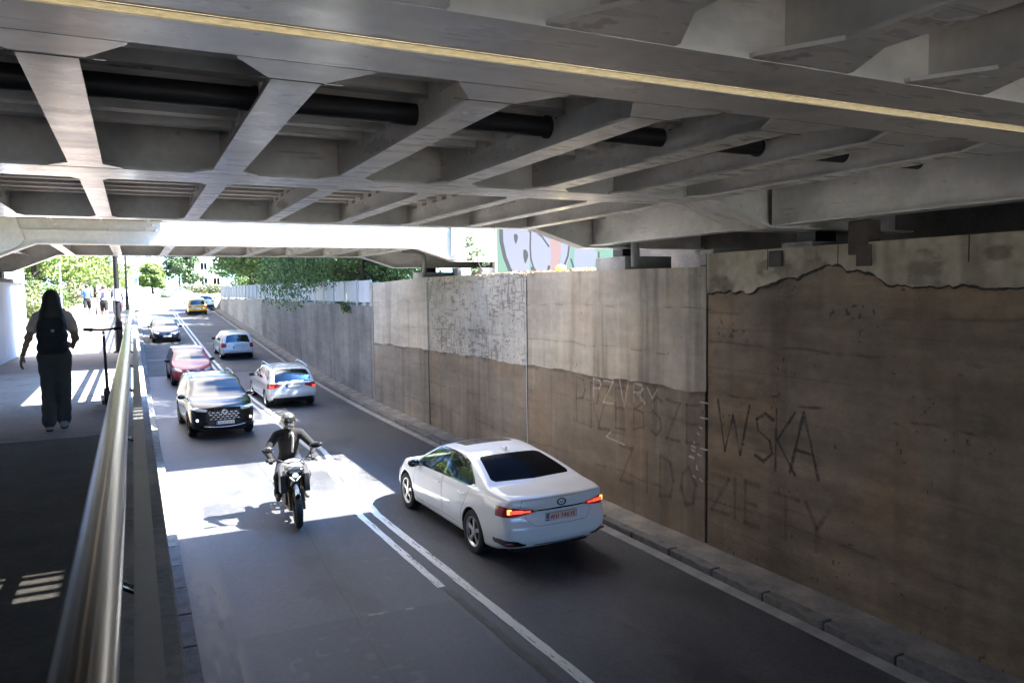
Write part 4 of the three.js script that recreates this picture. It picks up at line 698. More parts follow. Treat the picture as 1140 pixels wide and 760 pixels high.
  for (const [x, z] of [[-.38, -.05], [.38, -.05], [-.4, -.95], [.4, -.95]]) { obj('seat', [rbox(x - .25, x + .25, .45, .62, z - .1, z + .42, .06, 3), rbox(x - .24, x + .24, .55, 1.08, z - .22, z - .07, .06, 3), rbox(x - .13, x + .13, 1.06, 1.24, z - .2, z - .1, .045, 3)], C.trim, car); }
  const sw = new THREE.TorusGeometry(.18, .014, 8, 26); sw.rotateX(-.4); sw.translate(.38, .92, .62); obj('steering_wheel', norm(sw), C.seat, car);
  obj('aerial', rbox(-.018, .018, 1.41, 1.47, -.78, -.60, .012), S.paint, car);
  placeCar(car, 5.66, -12.60, Math.PI + .036); car.scale.setScalar(1.04);
}
// black SUV, coming towards the camera
{
  const S = { L: 4.6, W: 1.855, axF: 1.36, axR: -1.33, wr: .35, roofW: .78, hoodW: .92, n: 90, fillet: .1, noseCurve: .30, tailCurve: .16,
    top: [[-2.3, 1.1], [-2.2, 1.35], [-1.95, 1.58], [-1.5, 1.655], [-.6, 1.685], [0, 1.67], [.35, 1.62], [.75, 1.38], [1.08, 1.18], [1.2, 1.13], [1.7, 1.09], [2.1, 1.02], [2.25, .95], [2.3, .9]],
    shoulder: [[-2.3, 1.0], [-1.5, 1.1], [0, 1.06], [1.1, 1.03], [1.8, .96], [2.3, .84]], half: [[-2.3, .85], [-1.6, .92], [0, .915], [1.5, .925], [2.0, .90], [2.3, .82]], bottom: [[-2.3, .36], [-1.7, .25], [1.7, .25], [2.05, .26], [2.3, .30]],
    noseProf: [[.25, -.06], [.4, .03], [.6, .03], [.8, .0], [.95, -.05], [1.05, -.08]], tailProf: [[.3, 0], [.7, .03], [1.1, 0]],
    screen: [[0, .42], [.52, .42], [.60, .46], [.735, 1.02], [.72, 1.08], [0, 1.16]], rearGlass: [[0, -1.98], [.55, -1.98], [.6, -2.2], [0, -2.22]],
    windows: [[[1.0, 1.1], [.5, 1.5], [.3, 1.56], [-.2, 1.58], [-.2, 1.12]], [[-.28, 1.12], [-.28, 1.58], [-1.1, 1.56], [-1.2, 1.16]], [[-1.3, 1.18], [-1.2, 1.54], [-1.7, 1.42]]],
    cladding: v => .43 + (Math.abs(v[0]) > .8 && (Math.hypot(v[2] - 1.36, v[1] - .35) < .47 || Math.hypot(v[2] + 1.33, v[1] - .35) < .47) ? .4 : 0),
    ends: [['headlight', [[.44, .88], [.62, .905], [.95, .985], [.95, .90], [.78, .845], [.50, .81]], true, C.lamp, true], ['grille', [[-.47, .70], [-.36, .845], [.36, .845], [.47, .70], [.55, .52], [-.55, .52]], true, C.black, false], ['bumper_insert', [[.62, .66], [.88, .68], [.86, .46], [.6, .44]], true, C.gloss, true], ['tail_light', [[.5, .95], [.95, 1.05], [.95, .9], [.5, .88]], false, C.red, true]],
    mirror: [.72, 1.12], paint: paintMat(.0045, .005, .005), mirrorMat: C.gloss, spokes: 5, rimMat: C.darkAlloy };
  const { car, soup } = makeCar('suv_car', 'black SUV with chrome-flecked grille coming towards the motorcycle', S);
  for (let r = 0; r < 4; r++) for (let k = -3; k <= 3; k++) { const y = .60 + r * .062, x = (k + (r % 2 ? .5 : 0)) * .125; const lim = lerp(.47, .34, r / 3); if (Math.abs(x) > lim) continue; const z = onSurf(soup, x, y, true, .012); obj('grille_bar', rbox(x - .042, x + .042, y - .011, y + .011, z - .02, z, .005), C.chrome, car); }
  const em = new THREE.TorusGeometry(.055, .011, 8, 26); em.scale(1.35, .95, 1); em.translate(0, .80, onSurf(soup, 0, .80, true, .02)); const em2 = new THREE.TorusGeometry(.04, .009, 8, 20); em2.scale(.6, 1.1, 1); em2.translate(0, .805, onSurf(soup, 0, .80, true, .02)); obj('emblem', [norm(em), norm(em2)], C.chrome, car);
  const zf = onSurf(soup, 0, .37, true, .01); { const pts = []; for (let i = -6; i <= 6; i++) { const x = i * .095; pts.push([x, .365 + .03 * (i / 6) ** 2, onSurf(soup, x, .37, true, .012)]); } obj('skid_bar', tube(pts, .02, 8, 30), C.chrome, car); }
  for (const s of [-1, 1]) { const f = new THREE.CylinderGeometry(.045, .045, .03, 18); f.rotateX(Math.PI / 2); f.translate(s * .74, .575, onSurf(soup, s * .74, .575, true, .004)); obj('fog_lamp', norm(f), C.drl, car); const b = rbox(-.09, .09, -.018, .018, -.01, .004, .006); b.rotateY(s * .42); b.translate(s * .78, .905, onSurf(soup, s * .78, .905, true, .006)); obj('running_lamp', b, C.drl, car);
    obj('roof_rail', tube([[s * .62, 1.66, .1], [s * .62, 1.72, -.1], [s * .61, 1.73, -1.2], [s * .6, 1.66, -1.5]], .018, 8, 24), C.gloss, car); }
  plate(car, '', onSurf(soup, 0, .50, true, .02), .5, false);
  placeCar(car, 2.17, -26.0, .05);
}
function smallCar(name, label, o, x, z, turn) {
  const H = o.H, L = o.L, W = o.W, b = L / 2; // generic two-box estate or hatch
  const cowl = b - o.bonnet, rb = -b;
  const S = { L, W, axF: b - (o.fo || .85), axR: -b + (o.ro || .85), wr: o.wr || .32, roofW: o.roofW || .76, hoodW: .9, n: 60, fillet: .09, noseCurve: o.nc || .32, tailCurve: .14,
    top: [[-b, o.tailY || .98], [-b + .06, o.glassY || 1.02], [-b + .2, lerp(1.0, H, .5)], [-b + (o.rake || .5), H - .045], [-b + 1.3, H - .005], [-.3, H], [cowl - .95, H - .03], [cowl - .7, H - .09], [cowl - .3, lerp(.98, H, .45)], [cowl, 1.0 + (o.up || 0)], [cowl + .1, .965 + (o.up || 0)], [b - .35, .84 + (o.up || 0)], [b - .08, .74 + (o.up || 0)], [b, .68 + (o.up || 0)]],
    shoulder: [[-b, .88 + (o.up || 0)], [-b + .5, .95 + (o.up || 0)], [0, .92 + (o.up || 0)], [cowl, .89 + (o.up || 0)], [b - .4, .76 + (o.up || 0)], [b, .62 + (o.up || 0)]],
    half: [[-b, W / 2 * .94], [-b + .6, W / 2 * .995], [0, W / 2 * .985], [b - 1, W / 2 * .995], [b - .4, W / 2 * .96], [b, W / 2 * .86]], bottom: [[-b, .34], [-b + .5, .22], [b - .5, .2], [b, .25]],
    noseProf: [[.2, -.04], [.45, .04], [.7, -.03]], tailProf: [[.3, 0], [.55, .06], [.75, .02], [1.1, -.01]],
    screen: [[0, cowl - .76], [W * .29, cowl - .74], [W * .385, cowl - .08], [0, cowl]], rearGlass: [[0, -b + (o.rake || .5) - .1], [W * .31, -b + (o.rake || .5) - .1], [W * .37, -b + .075], [0, -b + .06]],
    windows: [[[cowl - .12, .97 + (o.up || 0)], [cowl - .68, H - .13], [cowl - 1.15, H - .11], [cowl - 1.15, .985 + (o.up || 0)]], [[cowl - 1.23, .985 + (o.up || 0)], [cowl - 1.23, H - .11], [cowl - 2.0, H - .12], [cowl - 2.05, 1.0 + (o.up || 0)]], [[cowl - 2.15, 1.01 + (o.up || 0)], [cowl - 2.1, H - .13], [-b + (o.rake || .5) + .1, H - .16], [-b + .42, 1.05 + (o.up || 0)]]],
    ends: [], mirror: [cowl - .38, .98 + (o.up || 0)], mirrorMat: o.mirrorMat || C.black, paint: o.paint, spokes: 6, rimMat: o.rimMat };
  const u = o.up || 0;
  if (o.rear) S.ends.push(['tail_light', o.tail || [[W * .27, .86], [W / 2 + .03, .93], [W / 2 + .03, .74], [W * .30, .74]], false, o.tailMat || C.red, true], ['bumper_base', [[-W * .40, .42], [W * .40, .42], [W * .42, .2], [-W * .42, .2]], false, C.black, false]);
  else S.ends.push(['headlight', o.head || [[W * .25, .68 + u], [W * .36, .74 + u], [W / 2 + .03, .82 + u], [W / 2 + .03, .68 + u], [W * .3, .61 + u]], true, C.lamp, true], ['grille', [[-W * .2, .66 + u], [W * .2, .66 + u], [W * .16, .56 + u], [-W * .16, .56 + u]], true, C.black, false], ['air_intake', [[-W * .36, .42], [W * .36, .42], [W * .32, .26], [-W * .32, .26]], true, C.black, false]);
  const { car, soup } = makeCar(name, label, S);
  if (o.rear) {
    plate(car, o.plate, onSurf(soup, 0, o.plateY || .8, false, .02), o.plateY || .8, true, '#777');
    if (o.lit) for (const s of [-1, 1]) { const q = rbox(-.075, .075, -.04, .04, -.012, .004, .01); q.rotateY(-s * .3); q.translate(s * W * .42, .79, onSurf(soup, s * W * .42, .79, false, .006)); obj('brake_lamp', q, C.redOn, car); }
    obj('wiper', rbox(-.05, .38, .985 + u, 1.0 + u, onSurf(soup, .1, .99 + u, false, .02), onSurf(soup, .1, .99 + u, false, .005), .004), C.black, car);
  } else plate(car, o.plate, onSurf(soup, 0, .47, true, .02), .47, false, '#555');
  if (o.rails) for (const s of [-1, 1]) obj('roof_rail', tube([[s * W * .365, H - .05, .35], [s * W * .365, H + .03, .2], [s * W * .36, H + .045, -1.3], [s * W * .35, H - .03, -b + .45]], .02, 8, 26), o.railMat || C.chrome, car);
  if (o.roofbars) obj('roof_sign', rbox(-.28, .28, H + .002, H + .11, -.35, -.2, .03), o.roofbars, car);
  placeCar(car, x, z, turn); return car;
}
const silver = paintMat(.52, .54, .57, { metalness: .25 });
smallCar('estate_car', 'silver estate with chrome roof rails and red tail lights beside the wall', { L: 4.8, W: 1.8, H: 1.47, bonnet: 1.35, rake: .62, rear: true, lit: true, rails: true, plate: '', plateY: .84, paint: silver, tail: [[.38, .90], [.70, .93], [.95, .90], [.95, .73], [.72, .735], [.42, .83]] }, 5.1, -30.95, Math.PI + .02);
smallCar('estate_car', 'tall silver estate following behind the roof-railed estate up the ramp', { L: 4.4, W: 1.76, H: 1.5, bonnet: 1.2, rake: .45, rear: true, plate: '', plateY: .72, paint: paintMat(.60, .58, .55, { metalness: .2 }), tail: [[.60, .93], [.93, .98], [.93, .70], [.62, .70]] }, 5.08, -46.8, Math.PI + .02);
smallCar('hatchback_car', 'red hatchback queuing right behind the black SUV', { L: 4.2, W: 1.74, H: 1.52, bonnet: 1.05, nc: .36, plate: '', paint: paintMat(.30, .022, .028), up: .04 }, 2.2, -38.3, .03);
smallCar('hatchback_car', 'dark blue car with bright headlights coming down the ramp', { L: 4.4, W: 1.76, H: 1.46, bonnet: 1.2, plate: '', paint: paintMat(.006, .009, .022) }, 1.85, -57, .03);
smallCar('taxi_car', 'yellow car with dark bumper driving away at the top of the ramp', { L: 4.3, W: 1.78, H: 1.55, bonnet: 1.1, rake: .4, rear: true, plate: '', plateY: .66, paint: paintMat(.55, .30, .03), up: .05 }, 5.5, -80.6, Math.PI);
smallCar('hatchback_car', 'white car just beyond the yellow car by the ramp wall end', { L: 4.2, W: 1.75, H: 1.48, bonnet: 1.1, rake: .4, rear: true, plate: '', plateY: .8, paint: paintMat(.72, .73, .74) }, 7.15, -90, Math.PI - .05);
smallCar('hatchback_car', 'silver car crossing the junction at the top of the street', { L: 4.3, W: 1.75, H: 1.46, bonnet: 1.15, plate: '', paint: paintMat(.45, .48, .52, { metalness: .3 }) }, 5.6, -117, Math.PI / 2 + .5);

// ---------- organic shapes: smooth-joined tapered capsules, meshed with surface nets ----------
function surfaceNets(f, mn, mx, h) {
  const n = [0, 1, 2].map(k => Math.ceil((mx[k] - mn[k]) / h) + 1), [nx, ny, nz] = n, F = new Float32Array(nx * ny * nz);
  const id = (i, j, k) => i + nx * (j + ny * k);
  for (let k = 0; k < nz; k++) for (let j = 0; j < ny; j++) for (let i = 0; i < nx; i++) F[id(i, j, k)] = f(mn[0] + i * h, mn[1] + j * h, mn[2] + k * h);
  const vid = new Int32Array(nx * ny * nz).fill(-1), pos = [], idx = [];
  const E = []; for (let a = 0; a < 8; a++) for (let b = a + 1; b < 8; b++) { const d = a ^ b; if (d === 1 || d === 2 || d === 4) E.push([a, b]); }
  for (let k = 0; k < nz - 1; k++) for (let j = 0; j < ny - 1; j++) for (let i = 0; i < nx - 1; i++) {
    const c = []; let m = 0; for (let a = 0; a < 8; a++) { const v = F[id(i + (a & 1), j + ((a >> 1) & 1), k + (a >> 2))]; c.push(v); if (v < 0) m |= 1 << a; } if (m === 0 || m === 255) continue;
    let x = 0, y = 0, z = 0, q = 0; for (const [a, b] of E) { if ((c[a] < 0) === (c[b] < 0)) continue; const t = c[a] / (c[a] - c[b]); x += (a & 1) + t * ((b & 1) - (a & 1)); y += ((a >> 1) & 1) + t * (((b >> 1) & 1) - ((a >> 1) & 1)); z += (a >> 2) + t * ((b >> 2) - (a >> 2)); q++; }
    vid[id(i, j, k)] = pos.length / 3; pos.push(mn[0] + (i + x / q) * h, mn[1] + (j + y / q) * h, mn[2] + (k + z / q) * h);
  }
  const quad = (a, b, c, d, flip) => { if (a < 0 || b < 0 || c < 0 || d < 0) return; flip ? idx.push(a, c, b, a, d, c) : idx.push(a, b, c, a, c, d); };
  for (let k = 1; k < nz - 1; k++) for (let j = 1; j < ny - 1; j++) for (let i = 1; i < nx - 1; i++) {
    const s = F[id(i, j, k)] < 0;
    if (s !== F[id(i + 1, j, k)] < 0) quad(vid[id(i, j - 1, k - 1)], vid[id(i, j, k - 1)], vid[id(i, j, k)], vid[id(i, j - 1, k)], !s);
    if (s !== F[id(i, j + 1, k)] < 0) quad(vid[id(i - 1, j, k - 1)], vid[id(i - 1, j, k)], vid[id(i, j, k)], vid[id(i, j, k - 1)], !s);
    if (s !== F[id(i, j, k + 1)] < 0) quad(vid[id(i - 1, j - 1, k)], vid[id(i, j - 1, k)], vid[id(i, j, k)], vid[id(i - 1, j, k)], !s);
  }
  return { pos, idx };
}
// prim: { a, b, ra, rb, c, s:[sx,sy,sz] } capsule from a to b; c colour; flat: squash along an axis
function primD(p, x, y, z) {
  const [ax, ay, az] = p.a, [bx, by, bz] = p.b || p.a; let sx = 1, sy = 1, sz = 1; if (p.s) [sx, sy, sz] = p.s;
  const dx = (bx - ax) / sx, dy = (by - ay) / sy, dz = (bz - az) / sz, px = (x - ax) / sx, py = (y - ay) / sy, pz = (z - az) / sz;
  const L = dx * dx + dy * dy + dz * dz, t = L < 1e-9 ? 0 : clamp((px * dx + py * dy + pz * dz) / L);
  const m = p.s ? Math.min(sx, sy, sz) : 1;
  return (Math.hypot(px - dx * t, py - dy * t, pz - dz * t) - lerp(p.ra, p.rb ?? p.ra, t)) * m;
}
function fieldOf(prims, k) { return (x, y, z) => { let d = 1e9; for (const p of prims) { const e = primD(p, x, y, z); const kk = p.k ?? k; const h = clamp(.5 + .5 * (d - e) / kk); d = lerp(d, e, h) - kk * h * (1 - h); } return d; }; }
function bounds(prims, pad = .04) { const mn = [1e9, 1e9, 1e9], mx = [-1e9, -1e9, -1e9]; for (const p of prims) for (const q of [p.a, p.b || p.a]) { const r = Math.max(p.ra, p.rb ?? 0) * Math.max(...(p.s || [1])); for (let i = 0; i < 3; i++) { mn[i] = Math.min(mn[i], q[i] - r - pad); mx[i] = Math.max(mx[i], q[i] + r + pad); } } return [mn, mx]; }
function organic(prims, k, h, fold) { // returns coloured geometry; fold adds cloth creases
  const f0 = fieldOf(prims, k), f = fold ? (x, y, z) => f0(x, y, z) + fold(x, y, z) : f0, [mn, mx] = bounds(prims), { pos, idx } = surfaceNets(f, mn, mx, h), n = pos.length / 3, col = new Float32Array(n * 3), nor = new Float32Array(n * 3), e = h * .5;
  for (let i = 0; i < n; i++) { const [x, y, z] = [pos[3 * i], pos[3 * i + 1], pos[3 * i + 2]]; let b = 1e9, c = [.5, .5, .5]; for (const p of prims) { const d = primD(p, x, y, z) - (p.over || 0); if (d < b) { b = d; c = p.c; } } col.set(c, 3 * i); const g = [f(x + e, y, z) - f(x - e, y, z), f(x, y + e, z) - f(x, y - e, z), f(x, y, z + e) - f(x, y, z - e)], l = Math.hypot(...g) || 1; nor.set(g.map(q => q / l), 3 * i); }
  const g = new THREE.BufferGeometry(); g.setAttribute('position', new THREE.Float32BufferAttribute(pos, 3)); g.setAttribute('normal', new THREE.BufferAttribute(nor, 3)); g.setAttribute('color', new THREE.BufferAttribute(col, 3)); g.setAttribute('uv', new THREE.BufferAttribute(new Float32Array(n * 2), 2)); g.setIndex(idx); return g;
}
function taper0(pts, r0, r1) { const c = new THREE.CatmullRomCurve3(pts.map(p => V(...p))), n = 10, seg = 6, g = new THREE.TubeGeometry(c, n, 1, seg), p = g.attributes.position; for (let i = 0; i <= n; i++) { const ce = c.getPointAt(i / n), rr = lerp(r0, r1, i / n); for (let j = 0; j <= seg; j++) { const k = i * (seg + 1) + j; p.setXYZ(k, ce.x + (p.getX(k) - ce.x) * rr, ce.y + (p.getY(k) - ce.y) * rr, ce.z + (p.getZ(k) - ce.z) * rr); } } return norm(g); }
const M_person = phys({ vertexColors: true, roughness: .85, specularIntensity: .35 });
// hand: palm and five unequal curled fingers. w wrist, d direction of the palm, u towards the thumb side, nrm out of the palm
function handPrims(w, d, u, n, curl, c) {
  const D = V(...d).normalize(), U = V(...u); U.addScaledVector(D, -U.dot(D)).normalize(); const N = V(...n); N.addScaledVector(D, -N.dot(D)).addScaledVector(U, -N.dot(U)).normalize(); const W = V(...w), out = [];
  const at = (a, b, e) => W.clone().addScaledVector(D, a).addScaledVector(U, b).addScaledVector(N, e);
  const A = v => [v.x, v.y, v.z];
  for (const q of [-.026, -.009, .009, .026]) out.push({ a: A(at(.0, q * .6, 0)), b: A(at(.085, q, 0)), ra: .017, rb: .013, c, k: .01 });
  [[.027, .070], [.009, .078], [-.010, .072], [-.027, .056]].forEach(([q, L]) => { let p = at(.086, q, 0), ang = curl * .4; for (const f of [.44, .32, .24]) { const np = p.clone().addScaledVector(D, Math.cos(ang) * L * f).addScaledVector(N, Math.sin(ang) * L * f); out.push({ a: A(p), b: A(np), ra: .0088, rb: .0078, c, k: .003 }); p = np; ang += curl; } });
  const t0 = at(.02, .022, .006), t1 = at(.05, .052, .016), t2 = at(.08, .056, .024 + .01 * curl); out.push({ a: A(t0), b: A(t1), ra: .014, rb: .0105, c, k: .008 }, { a: A(t1), b: A(t2), ra: .0105, rb: .0085, c, k: .004 });
  return out;
}
function mergeOrganic(list) { return mergeGeometries(list.map(g => g.toNonIndexed())); }
// ---------- the woman with the backpack ----------
{
  const w = thing('person', 'long-haired person with black backpack walking away along the shaded pavement', 'person');
  const skin = [.36, .22, .16], top = [.55, .42, .37], pant = [.075, .072, .07], shoe = [.35, .33, .30], sole = [.03, .03, .03], black = [.02, .02, .022];
  const P = [];
  const hipL = [-.08, .90, 0], hipR = [.08, .90, 0]; // x: left of the picture is -x, she walks towards -z
  const knL = [-.075, .50, -.06], anL = [-.085, .10, .04], knR = [.075, .49, -.10], anR = [.06, .09, -.16];
  P.push({ a: [0, 1.02, 0], b: [0, .92, .0], ra: .135, rb: .15, c: pant, s: [1.12, 1, .8] });
  P.push({ a: hipL, b: knL, ra: .105, rb: .083, c: pant }, { a: knL, b: [anL[0], .12, anL[2]], ra: .083, rb: .079, c: pant }, { a: hipR, b: knR, ra: .105, rb: .083, c: pant }, { a: knR, b: [anR[0], .115, anR[2]], ra: .083, rb: .08, c: pant });
  P.push({ a: [0, 1.04, 0], b: [0, 1.30, .0], ra: .118, rb: .135, c: top, s: [1.12, 1, .78] }, { a: [-.10, 1.39, 0], b: [.10, 1.39, 0], ra: .072, rb: .072, c: top });
  P.push({ a: [0, 1.40, 0], b: [0, 1.50, -.01], ra: .052, rb: .05, c: skin });
  P.push({ a: [0, 1.585, -.015], ra: .093, c: skin, s: [.86, 1.14, 1.0] }, { a: [0, 1.53, -.06], ra: .05, c: skin });
  P.push({ a: [0, 1.56, -.105], ra: .016, c: skin, s: [.7, 1, 1] });
  // arms: left one swings out and down, right one bent forward
  const shL = [-.155, 1.375, 0], elL = [-.255, 1.13, .04], wrL = [-.33, .915, -.03], shR = [.155, 1.375, 0], elR = [.235, 1.12, .05], wrR = [.19, 1.0, -.17];
  P.push({ a: shL, b: [-.215, 1.24, .02], ra: .065, rb: .062, c: top }, { a: [-.20, 1.28, .015], b: elL, ra: .046, rb: .039, c: skin }, { a: elL, b: wrL, ra: .038, rb: .026, c: skin });
  P.push({ a: shR, b: [.205, 1.24, .025], ra: .065, rb: .062, c: top }, { a: [.195, 1.28, .02], b: elR, ra: .046, rb: .039, c: skin }, { a: elR, b: wrR, ra: .038, rb: .026, c: skin });
  P.push({ a: [anL[0], .045, .05], b: [anL[0] - .01, .035, -.12], ra: .042, rb: .036, c: shoe }, { a: [anR[0], .05, -.10], b: [anR[0] + .01, .035, -.27], ra: .042, rb: .036, c: shoe });
  P.push({ a: [anL[0], .012, .06], b: [anL[0] - .01, .012, -.13], ra: .022, rb: .02, c: sole, s: [1.5, 1, 1] }, { a: [anR[0], .02, -.09], b: [anR[0] + .01, .012, -.28], ra: .022, rb: .02, c: sole, s: [1.5, 1, 1] });
  const crease = (x, y, z) => y < .95 ? (.0035) * Math.sin(y * 38 + Math.sin(x * 23 + z * 17) * 2.2) * sstep(.95, .8, y) * sstep(.06, .2, y) : y > 1.02 && y < 1.4 ? .004 * Math.sin(y * 55 + x * 30) : 0;
  const parts = [organic(P, .03, .0115, crease)];
  parts.push(organic(handPrims(wrL, [-.2, -1, -.1], [.1, 0, -1], [1, 0, 0], .35, skin), .006, .0042), organic(handPrims(wrR, [-.25, .15, -1], [-.3, 1, 0], [-1, 0, 0], .6, skin), .006, .0042));
  obj('body', mergeOrganic(parts), M_person, w);
  const hair = [{ a: [0, 1.60, .006], ra: .099, c: black, s: [.90, 1.1, 1.05] }, { a: [0, 1.57, .045], b: [0, 1.33, .085], ra: .072, rb: .112, c: black, s: [1.05, 1, .6] }, { a: [-.045, 1.5, .05], b: [-.12, 1.24, .09], ra: .05, rb: .034, c: black }, { a: [.045, 1.5, .05], b: [.115, 1.25, .09], ra: .05, rb: .034, c: black }, { a: [0, 1.42, .09], b: [.01, 1.22, .11], ra: .075, rb: .04, c: black, s: [1.1, 1, .6] }];
  const hm0 = std({ color: rgb(.022, .015, .012), roughness: .5 });
  { const r = rng(15), st = []; for (let i = 0; i < 26; i++) { const a = (r() - .5) * 2.3, x0 = Math.sin(a) * .07, z0 = .02 + Math.cos(a) * .08, x1 = x0 * 2.1 + (r() - .5) * .05, y1 = 1.15 + r() * .14; st.push(taper0([[x0 * .8, 1.62, z0 * .9], [x0 * 1.15, 1.46, z0 + .02], [x1, 1.3, z0 + .035], [x1 + (r() - .5) * .04, y1, z0 + .06 + r() * .03]], .014, .003)); } obj('hair_strands', st, hm0, w); }
  obj('hair', organic(hair, .05, .011), std({ color: rgb(.018, .013, .011), roughness: .55 }), w);
  const bp = [{ a: [-.07, 1.30, .17], b: [.07, 1.30, .17], ra: .075, c: black, k: .05 }, { a: [-.085, 1.02, .19], b: [.085, 1.02, .19], ra: .085, c: black, k: .05 }, { a: [-.08, 1.16, .18], b: [.08, 1.16, .18], ra: .088, c: black, k: .05 }];
  const bpm = std({ color: rgb(.016, .016, .018), roughness: .8 });
  const pack = obj('backpack', organic(bp, .09, .012), bpm, w);
  obj('pocket', rbox(-.1, .1, .99, 1.15, .255, .292, .03, 3), bpm, pack);
  obj('tag', rbox(-.005, .03, 1.205, 1.235, .264, .274, .003), std({ color: rgb(.4, .4, .4), roughness: .5 }), pack);
  for (const s of [-1, 1]) obj('shoulder_strap', tube([[s * .09, 1.33, .13], [s * .105, 1.44, .06], [s * .115, 1.46, -.01], [s * .125, 1.40, -.085], [s * .12, 1.2, -.12], [s * .13, 1.08, -.02]], .02, 8, 30), bpm, pack);
  obj('wristband', (() => { const g = new THREE.TorusGeometry(.03, .008, 8, 18); g.rotateX(Math.PI / 2 - .2); g.translate(-.326, .93, -.025); return norm(g); })(), std({ color: rgb(.05, .04, .04), roughness: .6 }), w);
  w.position.set(-.88, 0, -10.75); w.rotation.y = .02;
}
// ---------- kick scooter ----------
{
  const s = thing('kick_scooter', 'black electric kick scooter parked against the railing', 'scooter');
  const wheelS = (z, n) => { const g = new THREE.TorusGeometry(.085, .028, 10, 28); g.rotateY(Math.PI / 2); g.translate(0, .113, z); const m = obj('wheel', norm(g), C.tyre, s); const r = new THREE.CylinderGeometry(.062, .062, .04, 20); r.rotateZ(Math.PI / 2); r.translate(0, .113, z); obj('hub', norm(r), C.darkAlloy, m); };
  wheelS(0); wheelS(-.88);
  obj('deck', rbox(-.075, .075, .10, .165, -.80, -.14, .02, 3), C.black, s);
  obj('stem', [rod([0, .22, -.03], [0, 1.13, -.14], .021, .019, 14), rod([0, .13, -.12], [0, .34, -.045], .028, .03, 12)], C.black, s);
  obj('fork', [rod([-.04, .113, 0], [-.03, .27, -.03], .012), rod([.04, .113, 0], [.03, .27, -.03], .012), rbox(-.05, .05, .255, .30, -.06, 0, .012)], C.darkAlloy, s);
  obj('handlebar', tube([[-.24, 1.165, -.13], [-.15, 1.16, -.135], [0, 1.15, -.14], [.15, 1.16, -.135], [.24, 1.165, -.13]], .017, 10, 20), C.black, s);
  for (const q of [-1, 1]) { obj('grip', rod([q * .13, 1.16, -.135], [q * .245, 1.165, -.13], .022, .022, 12), C.tyre, s); obj('brake_lever', tube([[q * .13, 1.14, -.12], [q * .2, 1.13, -.09], [q * .25, 1.13, -.09]], .006, 6, 10), C.darkAlloy, s); }
  obj('mudguard', (() => { const g = new THREE.TorusGeometry(.122, .02, 6, 16, Math.PI * .8); g.rotateY(Math.PI / 2); g.rotateX(-.3); g.scale(1.4, 1, 1); g.translate(0, .115, -.88); return norm(g); })(), C.black, s);
  obj('front_mudguard', (() => { const g = new THREE.TorusGeometry(.122, .02, 6, 16, Math.PI * .7); g.rotateY(Math.PI / 2); g.scale(1.4, 1, 1); g.translate(0, .115, 0); return norm(g); })(), C.black, s);
  obj('hook', tube([[0, .52, -.05], [.02, .54, .0], [.05, .5, .03], [.08, .46, .0]], .007, 6, 14), C.black, s);
  obj('headlamp', rbox(-.02, .02, 1.06, 1.1, -.115, -.09, .008), C.lamp, s);
  s.position.set(-.36, 0, -11.95); s.rotation.set(0, .06, .015);
}
// ---------- railing along the pavement ----------
{
  const r = thing('railing', 'long steel railing with a polished tube handrail between pavement and road', 'railing');
  const pts = []; for (let z = 1; z > -84; z -= 1) pts.push([-.083, walkY(z) + 1.1, z]);
  obj('handrail', tube(pts, .046, 24, 170), M.stainless, r);
  const bar = (x, y, w, h, name, mat) => { const n = 85; const prof = [[-w, -h], [w, -h], [w, h], [-w, h], [-w, -h]]; const g = gridMesh(4, n, (i, j) => { const z = 1 - j; return [x + prof[i][0], walkY(z) + y + prof[i][1], z]; }); obj(name, toCreasedNormals(g, .5), mat, r); };
  bar(.0, .95, .024, .026, 'top_bar', M.galv); bar(.0, .5, .012, .02, 'middle_bar', M.galv); bar(.0, .18, .012, .02, 'lower_bar', M.galv);
  const pg = mergeGeometries([rbox(-.02, .02, .03, .922, -.028, .028, .004)]), br = mergeGeometries([rod([-.02, .96, 0], [-.083, 1.0, 0], .01), rod([-.083, .99, 0], [-.083, 1.06, 0], .011)]);
  for (let z = -1.88; z > -83; z -= 2.0) { const p = shadows(new THREE.Mesh(pg, M.galv)); p.name = 'post'; p.position.set(.0, walkY(z), z); r.add(p); const b = shadows(new THREE.Mesh(br, M.stainless)); b.name = 'bracket'; p.add(b); }
}

